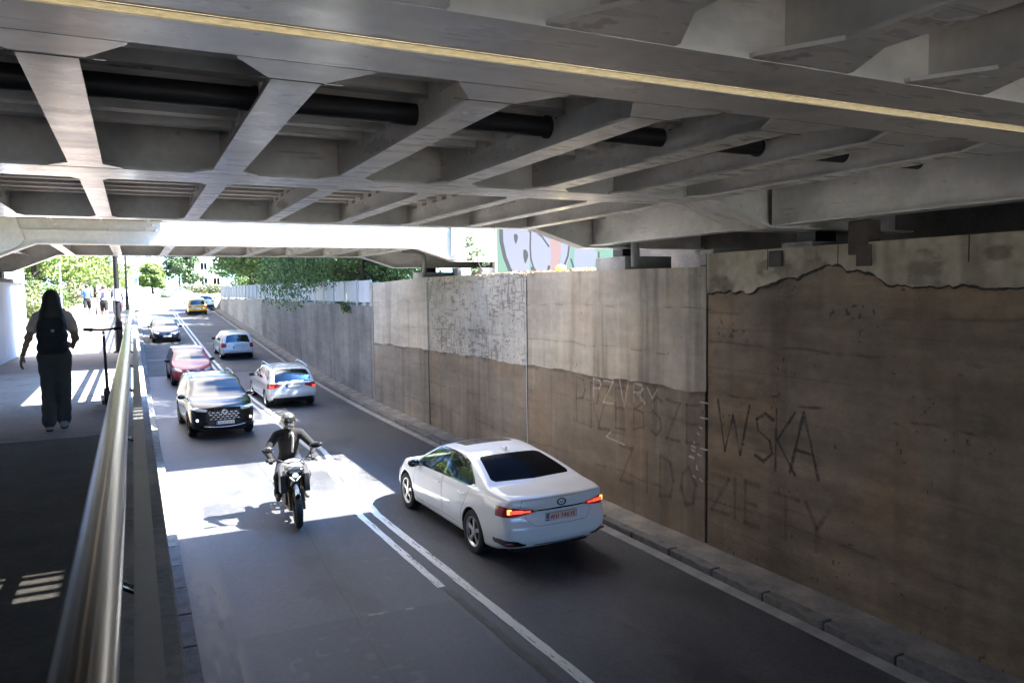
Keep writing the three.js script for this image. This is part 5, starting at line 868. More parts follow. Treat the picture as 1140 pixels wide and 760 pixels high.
// ---------- motorcycle and rider ----------
// local: the machine faces +z, front wheel contact at the origin
{
  const m = thing('motorcycle', 'naked motorcycle with pale mudguard ridden towards the camera in the sun patch', 'motorcycle');
  const wheelM = (z, r, w) => { const g = new THREE.Group(); g.name = 'wheel'; g.position.set(0, r, z); m.add(g); const pr = []; for (let i = 0; i <= 12; i++) { const a = -1.25 + 2.5 * i / 12; pr.push(new THREE.Vector2(r - w * .5 + Math.cos(a) * w * .5, Math.sin(a) * w * .52)); } pr.unshift(new THREE.Vector2(r - w * .62, -w * .36)); pr.push(new THREE.Vector2(r - w * .62, w * .36)); const t = new THREE.LatheGeometry(pr, 44); t.rotateZ(Math.PI / 2); obj('tyre', norm(t), C.tyre, g); const a = [], ri = new THREE.TorusGeometry(r - w * .68, .022, 8, 40); ri.rotateY(Math.PI / 2); a.push(norm(ri)); for (let k = 0; k < 5; k++) { const q = k / 5 * 6.283; a.push(rod([0, 0, 0], [0, Math.cos(q) * (r - w * .68), Math.sin(q) * (r - w * .68)], .02, .013, 8)); } const h = new THREE.CylinderGeometry(.04, .04, .12, 16); h.rotateZ(Math.PI / 2); a.push(norm(h)); obj('rim', a, C.darkAlloy, g); for (const s of [-1, 1]) { const d = new THREE.RingGeometry(.07, r * .5, 32); d.rotateY(Math.PI / 2); d.translate(s * w * .62, 0, 0); obj('brake_disc', norm(d), C.chrome, g); } };
  wheelM(0, .305, .12); wheelM(-1.43, .315, .17);
  const gold = std({ color: rgb(.06, .042, .028), metalness: .6, roughness: .35 }), palep = paintMat(.34, .35, .37, { metalness: .3 }), grey = std({ color: rgb(.05, .05, .055), metalness: .5, roughness: .4 });
  for (const s of [-1, 1]) { obj('fork_leg', rod([s * .105, .30, .02], [s * .105, .86, -.24], .027, .03, 14), gold, m); obj('brake_caliper', rbox(s * .105 - .025, s * .105 + .025, .34, .46, -.11, -.03, .012), C.darkAlloy, m); }
  obj('front_mudguard', (() => { const g = new THREE.TorusGeometry(.34, .075, 10, 26, 1.9); g.scale(1, 1, .55); g.rotateY(Math.PI / 2); g.rotateX(.35); g.scale(1.0, 1, 1); g.translate(0, .305, 0); return norm(g); })(), palep, m);
  const hl = obj('headlight', organic([{ a: [-.075, .91, -.10], b: [.075, .91, -.10], ra: .085, c: [.1, .1, .1] }, { a: [0, .80, -.08], ra: .05, c: [.1, .1, .1] }, { a: [0, .94, -.16], ra: .09, c: [.1, .1, .1] }], .05, .01), C.gloss, m);
  obj('lens', (() => { const g = new THREE.SphereGeometry(.048, 20, 14); g.scale(1, .85, .45); g.translate(0, .87, -.022); return norm(g); })(), C.drl, hl);
  for (const s of [-1, 1]) obj('light_blade', tube([[s * .012, .775, -.045], [s * .055, .815, -.048], [s * .095, .865, -.07], [s * .105, .92, -.10]], .013, 8, 16), C.drl, hl);
  obj('flyscreen', (() => { const g = new THREE.SphereGeometry(.14, 20, 12, 0, Math.PI * 2, 0, 1.2); g.scale(.95, .75, .5); g.rotateX(.9); g.translate(0, .97, -.17); return norm(g); })(), palep, m);
  obj('instrument', rbox(-.06, .06, 1.0, 1.06, -.26, -.2, .015), C.black, m);
  obj('handlebar', tube([[-.40, 1.06, -.47], [-.25, 1.08, -.36], [-.1, 1.03, -.31], [.1, 1.03, -.31], [.25, 1.08, -.36], [.40, 1.06, -.47]], .013, 10, 30), C.black, m);
  for (const s of [-1, 1]) { obj('grip', rod([s * .28, 1.076, -.38], [s * .41, 1.058, -.475], .019, .019, 12), C.tyre, m); obj('lever', tube([[s * .25, 1.07, -.32], [s * .33, 1.06, -.34], [s * .41, 1.05, -.41]], .007, 6, 12), C.darkAlloy, m);
    const mr = obj('mirror', (() => { const g = new THREE.SphereGeometry(1, 18, 12); g.scale(.11, .052, .028); g.rotateZ(s * .12); g.rotateY(s * -.25); g.translate(s * .385, 1.275, -.30); return norm(g); })(), C.gloss, m); obj('mirror_stalk', tube([[s * .24, 1.08, -.35], [s * .29, 1.17, -.32], [s * .35, 1.26, -.305]], .008, 6, 12), C.black, mr);
    obj('indicator', (() => { const g = new THREE.SphereGeometry(1, 12, 10); g.scale(.04, .016, .022); g.translate(s * .17, .83, -.17); return norm(g); })(), std({ color: rgb(.5, .2, .03), roughness: .3 }), m);
    obj('radiator_shroud', extrude([[-.12, .58], [-.50, .52], [-.54, .82], [-.30, .95], [-.10, .86]], .06, .016).rotateY(-Math.PI / 2).translate(s * .19 + .03, 0, 0), s > 0 ? grey : grey, m);
    obj('foot_peg', rod([s * .13, .36, -.82], [s * .27, .36, -.84], .014), C.darkAlloy, m); }
  obj('fuel_tank', organic([{ a: [0, .93, -.42], b: [0, .90, -.72], ra: .155, rb: .11, c: [.5, .5, .5], s: [1.05, .85, 1] }, { a: [-.09, .92, -.45], b: [.09, .92, -.45], ra: .10, c: [.5, .5, .5] }], .06, .013), palep, m);
  obj('seat', organic([{ a: [0, .80, -.74], b: [0, .80, -1.05], ra: .10, rb: .12, c: [0, 0, 0], s: [1.1, .55, 1] }, { a: [0, .86, -1.12], b: [0, .92, -1.42], ra: .10, rb: .06, c: [0, 0, 0], s: [1, .5, 1] }], .05, .014), C.black, m);
  obj('frame', [rod([-.09, .82, -.3], [-.14, .42, -.86], .025), rod([.09, .82, -.3], [.14, .42, -.86], .025), rod([-.1, .8, -.35], [-.08, .86, -1.3], .018), rod([.1, .8, -.35], [.08, .86, -1.3], .018)], C.darkAlloy, m);
  obj('engine', [rbox(-.17, .17, .28, .52, -.86, -.40, .05, 3), rbox(-.14, .14, .50, .74, -.62, -.36, .03), rbox(-.165, .165, .36, .76, -.33, -.24, .01)], grey, m);
  obj('exhaust', [tube([[-.06, .5, -.3], [-.07, .3, -.26], [-.06, .2, -.4], [-.12, .2, -.8], [-.18, .3, -1.1]], .026, 10, 30), tube([[.06, .5, -.3], [.07, .3, -.26], [.06, .2, -.4], [-.02, .19, -.7], [-.12, .2, -.8]], .026, 10, 30), rod([-.18, .29, -1.05], [-.21, .45, -1.42], .055, .06, 16)], gold, m);
  obj('swingarm', [rod([-.11, .36, -.86], [-.11, .315, -1.43], .03, .026), rod([.11, .36, -.86], [.11, .315, -1.43], .03, .026)], C.darkAlloy, m);
  m.position.set(2.52, -2.6, -13.9); m.rotation.set(0, -.08, .03); m.scale.setScalar(1.1);

  const p = thing('person', 'helmeted rider in black jacket on the motorcycle', 'person');
  const jk = [.009, .009, .010], wt = [.22, .21, .2], jean = [.012, .014, .022], boot = [.06, .055, .05], glove = [.02, .02, .02], skin = [.4, .26, .2];
  const P = [];
  P.push({ a: [0, .93, -1.0], b: [0, 1.02, -.98], ra: .15, rb: .145, c: jean, s: [1.15, 1, .9] }, { a: [0, 1.06, -.96], b: [0, 1.36, -.83], ra: .135, rb: .165, c: jk, s: [1.15, 1, .85] }, { a: [-.13, 1.43, -.80], b: [.13, 1.43, -.80], ra: .082, c: jk }, { a: [0, 1.46, -.79], b: [0, 1.54, -.75], ra: .06, c: jk });
  for (const s of [-1, 1]) {
    const sh = [s * .20, 1.42, -.79], el = [s * .39, 1.20, -.66], wr = [s * .345, 1.105, -.455];
    P.push({ a: sh, b: el, ra: .075, rb: .06, c: jk }, { a: el, b: wr, ra: .058, rb: .042, c: jk });
    const hip = [s * .11, .93, -.98], kn = [s * .235, .74, -.56], an = [s * .235, .40, -.84];
    P.push({ a: hip, b: kn, ra: .098, rb: .072, c: jean }, { a: kn, b: an, ra: .07, rb: .052, c: jean }, { a: [an[0], .38, -.88], b: [an[0] + s * .01, .34, -.66], ra: .05, rb: .042, c: boot }, { a: [an[0], .46, -.82], b: an, ra: .06, rb: .055, c: boot });
  }
  // pale zip panel and stripe on the jacket
  P.push({ a: [.055, 1.40, -.69], b: [.05, 1.14, -.80], ra: .048, rb: .046, c: wt, s: [.4, 1, 1], over: -.004, k: .02 });
  P.push({ a: [-.02, 1.45, -.70], b: [-.02, 1.2, -.78], ra: .04, c: jk, k: .02 });
  const parts = [organic(P, .035, .0125)];
  for (const s of [-1, 1]) parts.push(organic(handPrims([s * .355, 1.10, -.47], [-s * .05, -.25, 1], [-s, .1, .2], [0, -1, -.1], .75, glove).map(q => ({ ...q, ra: q.ra * 1.25, rb: (q.rb ?? q.ra) * 1.25 })), .006, .005));
  obj('body', mergeOrganic(parts), M_person, p);
  const hm = obj('helmet', organic([{ a: [0, 1.675, -.74], ra: .142, c: [.5, .5, .5], s: [.93, 1, 1.08] }, { a: [0, 1.59, -.66], ra: .075, c: [.5, .5, .5], s: [1.15, .85, 1] }], .05, .010), paintMat(.06, .055, .048, { metalness: .3 }), p);
  obj('visor', (() => { const g = new THREE.SphereGeometry(.1465, 26, 16, Math.PI * .5 - 1.05, 2.1, 1.12, .68); g.scale(.95, 1, 1.10); g.translate(0, 1.675, -.735); return norm(g); })(), C.gloss, hm);
  obj('chin_vent', rbox(-.045, .045, 1.575, 1.605, -.60, -.58, .008), C.black, hm);
  p.position.copy(m.position); p.rotation.copy(m.rotation); p.scale.copy(m.scale);
}
// ---------- people farther up the pavement ----------
function walker(label, o, x, z, turn, stride) {
  const p = thing('person', label, 'person', 'walkers farther up the pavement'); const P = [], sk = [.42, .28, .2], st = stride;
  const lo = o.trouser, shorts = o.shorts;
  P.push({ a: [0, .98, 0], b: [0, .90, 0], ra: .14, c: lo, s: [1.15, 1, .85] });
  for (const s of [-1, 1]) { const f = s * st; const kn = [s * .1, .49, -f * .5], an = [s * .095, .09, -f * 1.0 + (f < 0 ? .08 : 0)];
    P.push({ a: [s * .09, .88, 0], b: shorts ? [lerp(s * .09, kn[0], .8), lerp(.88, .49, .8), kn[2] * .8] : kn, ra: .105, rb: .09, c: lo });
    P.push({ a: [lerp(s * .09, kn[0], .6), .64, kn[2] * .6], b: kn, ra: .07, rb: .058, c: shorts ? sk : lo }, { a: kn, b: an, ra: .058, rb: .042, c: shorts ? sk : lo }, { a: [an[0], .045, an[2] + .05], b: [an[0], .035, an[2] - .13], ra: .042, rb: .036, c: o.shoe });
    const el = [s * .26, 1.13, f * .25 + .02], wr = o.reach ? [s * .24, 1.02, -.28] : [s * .27, .90, f * .4 - .05];
    P.push({ a: [s * .18, 1.40, 0], b: [s * .23, 1.24, f * .1], ra: .07, rb: .062, c: o.shirt }, { a: [s * .22, 1.27, f * .1], b: el, ra: .045, rb: .04, c: o.sleeve || sk }, { a: el, b: wr, ra: .039, rb: .028, c: o.sleeve || sk }, { a: wr, b: [wr[0], wr[1] - .09, wr[2] - .03], ra: .03, rb: .022, c: sk }); }
  P.push({ a: [0, 1.0, 0], b: [0, 1.32, .0], ra: .135, rb: .155, c: o.shirt, s: [1.12, 1, .78] }, { a: [-.11, 1.42, 0], b: [.11, 1.42, 0], ra: .075, c: o.shirt }, { a: [0, 1.43, 0], b: [0, 1.54, -.01], ra: .055, c: sk }, { a: [0, 1.63, -.015], ra: .098, c: sk, s: [.85, 1.14, 1] }, { a: [0, 1.60, -.11], ra: .018, c: sk });
  obj('body', organic(P, .03, .018), M_person, p);
  obj('hair', organic([{ a: [0, 1.665, .012], ra: .105, c: [0, 0, 0], s: [.9, 1.0, 1.05] }], .03, .018), std({ color: rgb(...o.hair), roughness: .7 }), p);
  if (o.bag) obj('shoulder_bag', [tube([[-.16, 1.02, .12], [-.05, 1.25, .15], [.1, 1.46, .06], [.12, 1.44, -.06]], .02, 8, 16), rbox(-.1, .04, 1.12, 1.42, .13, .2, .03, 2)], std({ color: rgb(.03, .035, .09), roughness: .8 }), p);
  if (o.tote) obj('red_bag', rbox(.2, .26, .62, .88, -.14, .14, .03), std({ color: rgb(.5, .06, .08), roughness: .8 }), p);
  p.position.set(x, walkY(z) + (x < -2.95 ? 0 : 0), z); p.rotation.y = turn; return p;
}
walker('walker in a blue shirt and black shorts holding a bicycle', { shirt: [.10, .20, .50], trouser: [.02, .02, .022], shorts: true, shoe: [.4, .4, .4], hair: [.03, .02, .015], reach: true }, -2.2, -47, .05, .22);
walker('walker in a white shirt with a dark shoulder bag and black shorts', { shirt: [.72, .72, .74], trouser: [.02, .02, .022], shorts: true, shoe: [.5, .5, .5], hair: [.06, .04, .03], bag: true }, -1.28, -43, .0, -.2);
walker('walker in dark clothes with a red bag half hidden by the lamp post', { shirt: [.05, .05, .12], sleeve: [.05, .05, .12], trouser: [.04, .045, .08], shoe: [.1, .1, .1], hair: [.05, .03, .02], tote: true }, -.72, -43.5, .0, .15);
// bicycle pushed by the walker in blue
{
  const b = thing('bicycle', 'bicycle wheeled along beside the walker in blue', 'bicycle'); const fm = std({ color: rgb(.05, .25, .25), roughness: .4, metalness: .3 });
  for (const z of [-.53, .53]) { const g = new THREE.TorusGeometry(.33, .018, 8, 32); g.rotateY(Math.PI / 2); g.translate(0, .348, z); const w = obj('wheel', norm(g), C.tyre, b); const sp = []; for (let k = 0; k < 12; k++) { const a = k / 12 * 6.283; sp.push(rod([0, .348, z], [0, .348 + .32 * Math.cos(a), z + .32 * Math.sin(a)], .002, .002, 4)); } obj('spoke', sp, C.chrome, w); }
  obj('frame', [rod([0, .35, .53], [0, .32, .08], .012), rod([0, .32, .08], [0, .85, -.36], .018), rod([0, .32, .08], [0, .92, .2], .016), rod([0, .82, .18], [0, .88, -.36], .016), rod([0, .35, .53], [0, .85, .19], .01), rod([0, .348, -.53], [0, .95, -.36], .014)], fm, b);
  obj('handlebar', tube([[-.29, 1.03, -.28], [-.12, 1.05, -.36], [.12, 1.05, -.36], [.29, 1.03, -.28]], .012, 8, 16), C.black, b); obj('saddle', rbox(-.07, .07, .92, .98, .08, .33, .025), C.black, b);
  obj('basket', rbox(-.16, .16, .85, 1.02, -.72, -.48, .02), std({ color: rgb(.5, .5, .5), roughness: .6 }), b);
  b.position.set(-1.78, walkY(-47), -47.1); b.rotation.y = .05;
}
// ---------- lamp posts, poles ----------
function lampPost(label, x, z, h, r) { const t = thing('lamp_post', label, 'lamp post', 'dark lamp posts by the railing'); obj('base', [rod([0, 0, 0], [0, .9, 0], r * 1.5, r * 1.35, 16), rod([0, 0, 0], [0, .05, 0], r * 2.2, r * 2.2, 16)], C.black, t); obj('pole', rod([0, .9, 0], [0, h, 0], r, r * .7, 16), M.blackMetal, t); obj('arm', tube([[0, h - .1, 0], [.1, h + .25, 0], [.6, h + .45, 0], [1.3, h + .5, 0]], r * .5, 8, 20), M.blackMetal, t); obj('lantern', rbox(1.2, 1.85, h + .42, h + .54, -.14, .14, .05), M.galv, t); t.position.set(x, walkY(z), z); return t; }
const lp1 = lampPost('nearest dark lamp post standing just beyond the low bridge', -.40, -24.6, 7.5, .075);
{ const st = thing('sticker_sign', 'pale paper notice wrapped round the nearest lamp post', 'notice'); const g = new THREE.CylinderGeometry(.102, .102, .34, 16, 1, true, -1.2, 2.4); g.translate(-.40, 2.0 - .35 + .0, -24.6); obj('sheet', norm(g), std({ map: tileTex([.6, .6, .62], .3, 850, .3), roughness: .8 }), st); }
lampPost('second dark lamp post farther up the pavement', -.33, -55.5, 7.0, .07);
{ const t = thing('pole', 'thin pale pole rising from the railing line near the ramp top', 'pole'); obj('shaft', rod([0, 0, 0], [0, 7, 0], .05, .04, 12), M.galv, t); obj('collar', rod([0, 0, 0], [0, .3, 0], .08, .07, 12), M.galv, t); t.position.set(.05, walkY(-66), -66); }
{ const t = thing('pole', 'slim pale post beside the planted bank behind the woman', 'pole'); obj('shaft', rod([0, 0, 0], [0, 2.75, 0], .04, .036, 12), M.galv, t); obj('cap', new THREE.SphereGeometry(.045, 12, 8).translate(0, 2.76, 0), M.galv, t); t.position.set(-2.78, walkY(-38.5), -38.5); }

// ---------- vegetation ----------
const leafMat = phys({ vertexColors: true, roughness: .75, transmission: .32, thickness: 0, side: THREE.DoubleSide });
const barkMat = std({ map: tileTex([.075, .06, .048], .6, 901, .5), roughness: .95, bumpMap: bumpFine, bumpScale: .02 });
// leaf-sized faces spread through clumps; c: [x,y,z,rx,ry,rz,count]
function leaves(clumps, size, tones, seed, droop = .3, aspect = .5) {
  const r = rng(seed), n = clumps.reduce((a, c) => a + c[6], 0), pos = new Float32Array(n * 12), col = new Float32Array(n * 12), idx = new Uint32Array(n * 6); let q = 0;
  const A = V(0, 0, 0), B = V(0, 0, 0), P = V(0, 0, 0);
  for (const [cx, cy, cz, rx, ry, rz, cnt] of clumps) { const tb = (r() - .5) * .35; for (let i = 0; i < cnt; i++) {
    let ux, uy, uz, l; do { ux = r() * 2 - 1; uy = r() * 2 - 1; uz = r() * 2 - 1; l = ux * ux + uy * uy + uz * uz; } while (l > 1); const k = Math.pow(l, .12) / Math.max(.35, Math.sqrt(l)) * Math.sqrt(l); // fill, a little denser outside
    P.set(cx + ux * rx, cy + uy * ry, cz + uz * rz);
    const s = size * (.6 + .8 * r()), a = r() * 6.283, e = (r() - .5) * 1.5 - droop; A.set(Math.cos(a) * Math.cos(e), Math.sin(e), Math.sin(a) * Math.cos(e)); B.set(r() - .5, r() - .5, r() - .5).cross(A).normalize().multiplyScalar(s * aspect); A.multiplyScalar(s);
    const o = q * 12; const t = clamp(r() + tb), c0 = tones[Math.floor(t * .999 * tones.length)]; const kk = .75 + .5 * r();
    const vs = [[P.x - A.x * .5, P.y - A.y * .5, P.z - A.z * .5], [P.x + B.x * .5, P.y + B.y * .5 + s * .06, P.z + B.z * .5], [P.x + A.x * .5, P.y + A.y * .5, P.z + A.z * .5], [P.x - B.x * .5, P.y - B.y * .5 + s * .06, P.z - B.z * .5]];
    for (let v = 0; v < 4; v++) for (let d = 0; d < 3; d++) { pos[o + v * 3 + d] = vs[v][d]; col[o + v * 3 + d] = c0[d] * kk; }
    idx.set([q * 4, q * 4 + 1, q * 4 + 2, q * 4, q * 4 + 2, q * 4 + 3], q * 6); q++; } }
  const g = new THREE.BufferGeometry(); g.setAttribute('position', new THREE.BufferAttribute(pos, 3)); g.setAttribute('color', new THREE.BufferAttribute(col, 3)); g.setAttribute('uv', new THREE.BufferAttribute(new Float32Array(n * 8), 2)); g.setIndex(new THREE.BufferAttribute(idx, 1)); g.computeVertexNormals(); return g;
}
const GREEN = [[.055, .11, .02], [.075, .14, .025], [.10, .17, .03], [.045, .09, .02]], LIME = [[.12, .19, .03], [.16, .22, .035], [.09, .16, .028], [.19, .23, .045]], DARK = [[.035, .075, .02], [.05, .10, .024], [.065, .12, .028], [.03, .06, .018]], OLIVE = [[.12, .13, .04], [.15, .15, .05], [.09, .11, .035], [.07, .10, .03]];
function taper(pts, r0, r1, seg = 8) { const c = new THREE.CatmullRomCurve3(pts.map(p => V(...p))), n = pts.length * 5, g = new THREE.TubeGeometry(c, n, 1, seg); const p = g.attributes.position; for (let i = 0; i <= n; i++) { const ce = c.getPointAt(i / n), rr = lerp(r0, r1, i / n); for (let j = 0; j <= seg; j++) { const k = i * (seg + 1) + j; p.setXYZ(k, ce.x + (p.getX(k) - ce.x) * rr, ce.y + (p.getY(k) - ce.y) * rr, ce.z + (p.getZ(k) - ce.z) * rr); } } return norm(g); }
function tree(name, label, x, y, z, o) {
  const t = thing(name, label, 'tree', o.group), r = rng(o.seed), h = o.h, cr = o.r, tb = o.trunk || .16, bh = o.bole || h * .35; t.position.set(x, y, z);
  const lean = [(r() - .5) * .8 + (o.lean ? o.lean[0] : 0), (r() - .5) * .8 + (o.lean ? o.lean[1] : 0)];
  const top = [lean[0], h * .8, lean[1]];
  obj('trunk', taper([[0, -.2, 0], [lean[0] * .15, bh * .5, lean[1] * .1], [lean[0] * .4, bh, lean[1] * .4], [lean[0] * .8, h * .62, lean[1] * .8], top], tb, tb * .25, 10), barkMat, t);
  const cl = [], n = o.limbs || 9;
  for (let i = 0; i < n; i++) { const f = (i + .5) / n, a = i * 2.4 + r(), y0 = lerp(bh * .8, h * .68, f), L = cr * (1.05 - .45 * f) * (.75 + .4 * r()); const s = [lean[0] * y0 / h * .9, y0, lean[1] * y0 / h * .9]; const e = [s[0] + Math.cos(a) * L, y0 + h * (.10 + .14 * r()) - (o.weep || 0) * L * .5, s[2] + Math.sin(a) * L]; const mid = [lerp(s[0], e[0], .5), lerp(s[1], e[1], .55) + .25, lerp(s[2], e[2], .5)];
    obj('limb', taper([s, mid, e], tb * lerp(.5, .25, f), tb * .08, 6), barkMat, t);
    const k = o.clump || cr * .42; for (const [p, w] of [[e, 1], [mid, .8], [[lerp(mid[0], e[0], .6) + (r() - .5) * k, lerp(mid[1], e[1], .6) + (r() - .3) * k, lerp(mid[2], e[2], .6) + (r() - .5) * k], .9]]) cl.push([p[0], p[1] + k * .1 - (o.weep || 0) * k * .4, p[2], k * w * (.8 + .5 * r()), k * w * (.55 + .35 * r()) * (1 + (o.weep || 0) * .6), k * w * (.8 + .5 * r()), 0]); }
  for (let i = 0; i < 4; i++) cl.push([top[0] + (r() - .5) * cr * .7, h * (.8 + .14 * r()), top[2] + (r() - .5) * cr * .7, cr * .42, cr * .34, cr * .42, 0]);
  const vol = cl.reduce((a, c) => a + c[3] * c[4] * c[5], 0); for (const c of cl) c[6] = Math.max(20, Math.round(o.leaves * c[3] * c[4] * c[5] / vol));
  obj('crown', leaves(cl, o.leaf, o.tones, o.seed + 1, .35 + (o.weep || 0), o.aspect || .55), leafMat, t); return t;
}
function shrub(label, x, y, z, o) { const t = thing('shrub', label, 'shrub', o.group), r = rng(o.seed); t.position.set(x, y, z); const cl = []; const st = []; for (let i = 0; i < (o.n || 6); i++) { const a = r() * 6.28, d = o.r * .6 * Math.sqrt(r()), yy = o.h * (.35 + .4 * r()); cl.push([Math.cos(a) * d, yy, Math.sin(a) * d, o.r * (.4 + .25 * r()), o.h * (.3 + .18 * r()), o.r * (.4 + .25 * r()), Math.round(o.leaves / (o.n || 6))]); st.push(taper([[0, -.1, 0], [Math.cos(a) * d * .4, yy * .5, Math.sin(a) * d * .4], [Math.cos(a) * d, yy, Math.sin(a) * d]], .03, .008, 5)); } obj('stem', st, barkMat, t); obj('foliage', leaves(cl, o.leaf, o.tones, o.seed + 3, .1, .55), leafMat, t); return t; }
const RT = 'trees behind the ramp fence', LB = 'trees on the planted bank', SB = 'shrubs on the planted bank';
// drooping trees over the fence
tree('ash_tree', 'drooping feathery tree hanging over the near end of the white fence', 9.0, 1.05, -31.8, { h: 6.0, r: 3.0, bole: 1.2, trunk: .14, limbs: 16, leaves: 30000, leaf: .15, aspect: .36, tones: GREEN, seed: 31, weep: .55, clump: 1.05, lean: [-.8, 0], group: RT });
tree('ash_tree', 'second drooping tree over the fence, beyond the nearest one', 9.1, 1.1, -37.2, { h: 6.0, r: 3.0, bole: 1.1, trunk: .13, limbs: 16, leaves: 26000, leaf: .16, aspect: .36, tones: GREEN, seed: 47, weep: .5, clump: 1.05, lean: [-.7, 0], group: RT });
tree('ash_tree', 'tall dark leafy tree rising beside the low bridge end', 11.2, 1.2, -27.2, { h: 11, r: 3.6, bole: 1.6, trunk: .2, limbs: 15, leaves: 14000, leaf: .22, aspect: .4, tones: DARK, seed: 53, weep: .2, clump: 1.3, group: RT });
[[9.6, -47, 9, 3.2, GREEN, 'third tree behind the fence, with a slim pale trunk'], [10.4, -56, 9, 3.2, LIME, 'bright green tree standing behind the middle of the fence'], [9.9, -63, 8.5, 2.9, LIME, 'forked dark-trunked tree behind the fence'], [11.8, -69, 9.5, 3.4, LIME, 'broad lime-green tree behind the far half of the fence'], [10.2, -76, 9, 3.0, GREEN, 'tree behind the last bays of the fence'], [12.8, -84, 10, 3.8, LIME, 'tall tree at the far corner where the fence ends']].forEach(([x, z, h, r, t, lab], i) => tree('street_tree', lab, x, 1.15, z, { h, r, bole: 1.5, trunk: .17, limbs: 13, leaves: 8500, leaf: .30, tones: t, seed: 60 + i * 7, clump: 1.25, group: RT }));
// trees that shade the carriageway from outside the wall
[[12, -33.5, 'tall tree well behind the fence, over the drooping trees'], [12.4, -41, 'tall shade tree set back behind the third fence tree'], [12, -49, 'wide shade tree set back from the fence middle'], [12.6, -57.5, 'tall shade tree above the bright green fence tree']].forEach(([x, z, lab], i) => tree('street_tree', lab, x, 1.1, z, { h: 15, r: 5, bole: 5.2, trunk: .26, limbs: 14, leaves: 11000, leaf: .42, tones: GREEN, seed: 120 + i * 9, clump: 2.0, group: RT }));
{ const r = rng(91), od = ['nearest', 'second', 'third', 'fourth', 'fifth', 'sixth', 'seventh', 'eighth', 'ninth', 'tenth', 'eleventh', 'twelfth', 'thirteenth', 'fourteenth']; for (let i = 0; i < 14; i++) { const z = -31 - i * 4.0 - r(), x = 10.0 + r() * 1.6; shrub(`tall bush behind the white fence, ${od[i]} from the bridge`, x, 1.05, z, { r: 1.7, h: 2.6 + r() * .9, n: 8, leaves: 2600, leaf: .2, tones: [GREEN, LIME, GREEN][i % 3], seed: 800 + i * 3, group: 'bushes behind the white fence' }); } }
// planted bank on the left
[[-9.5, -38, 7.5, 3.2, GREEN, 'leafy tree highest on the bank above the abutment end'], [-7.6, -52, 8, 3.4, LIME, 'pale green tree midway up the bank'], [-11.5, -58, 10, 4.2, GREEN, 'tall tree at the back of the bank'], [-6.6, -66, 8.5, 3.4, LIME, 'bright tree on the bank beyond the walkers'], [-5.2, -78, 9, 3.6, LIME, 'round-crowned tree near the far end of the bank'], [-10, -80, 11, 4.5, GREEN, 'big tree behind the far end of the bank'], [-14, -46, 11, 4.6, DARK, 'dark tall tree furthest left on the bank'], [-3.6, -92, 9, 3.6, LIME, 'tree by the junction past the bank']].forEach(([x, z, h, r, t, lab], i) => tree('bank_tree', lab, x, groundY(x, z), z, { h, r, bole: .6, trunk: .2, limbs: 14, leaves: 9000, leaf: .30, tones: t, seed: 210 + i * 7, clump: 1.4, group: LB }));
{
  const r = rng(77), W = ['low', 'rounded', 'spreading', 'loose', 'dense', 'small', 'broad', 'tufted']; let k = 0;
  const spots = []; for (let i = 0; i < 22; i++) spots.push([-4.1 - (i % 3) * 1.7 - r() * 1.5, -31.5 - i * 1.7 - r() * 1.2]);
  spots.forEach(([x, z], i) => { const tn = [LIME, OLIVE, GREEN, DARK, LIME][i % 5], cn = ['lime green', 'olive', 'mid green', 'dark green', 'yellow green'][i % 5]; const ord = i < 7 ? 'near the abutment end' : i < 14 ? 'midway along' : 'towards the far end of'; shrub(`${W[i % 8]} ${cn} shrub on the bank, number ${['one', 'two', 'three', 'four', 'five', 'six', 'seven', 'eight', 'nine', 'ten', 'eleven', 'twelve', 'thirteen', 'fourteen', 'fifteen', 'sixteen', 'seventeen', 'eighteen', 'nineteen', 'twenty', 'twenty-one', 'twenty-two'][i]} from the bridge`, x, groundY(x, z), z, { r: 1.1 + r() * .9, h: 1.1 + r() * 1.2, leaves: 1700, leaf: .16, tones: tn, seed: 400 + i * 5, group: SB }); });
}
// ground cover on the bank
{
  const r = rng(9), cl = []; for (let i = 0; i < 260; i++) { const z = -29 - r() * 60, x = -4.4 - r() * 10; cl.push([x, groundY(x, z) + .08, z, .8, .14, .8, 70]); }
  const g = obj('ground_cover', leaves(cl, .2, [...OLIVE, ...LIME], 5, -.6, .4), leafMat); g.userData = { kind: 'stuff', label: 'low green ground cover spread over the planted bank', category: 'ground cover' };
}
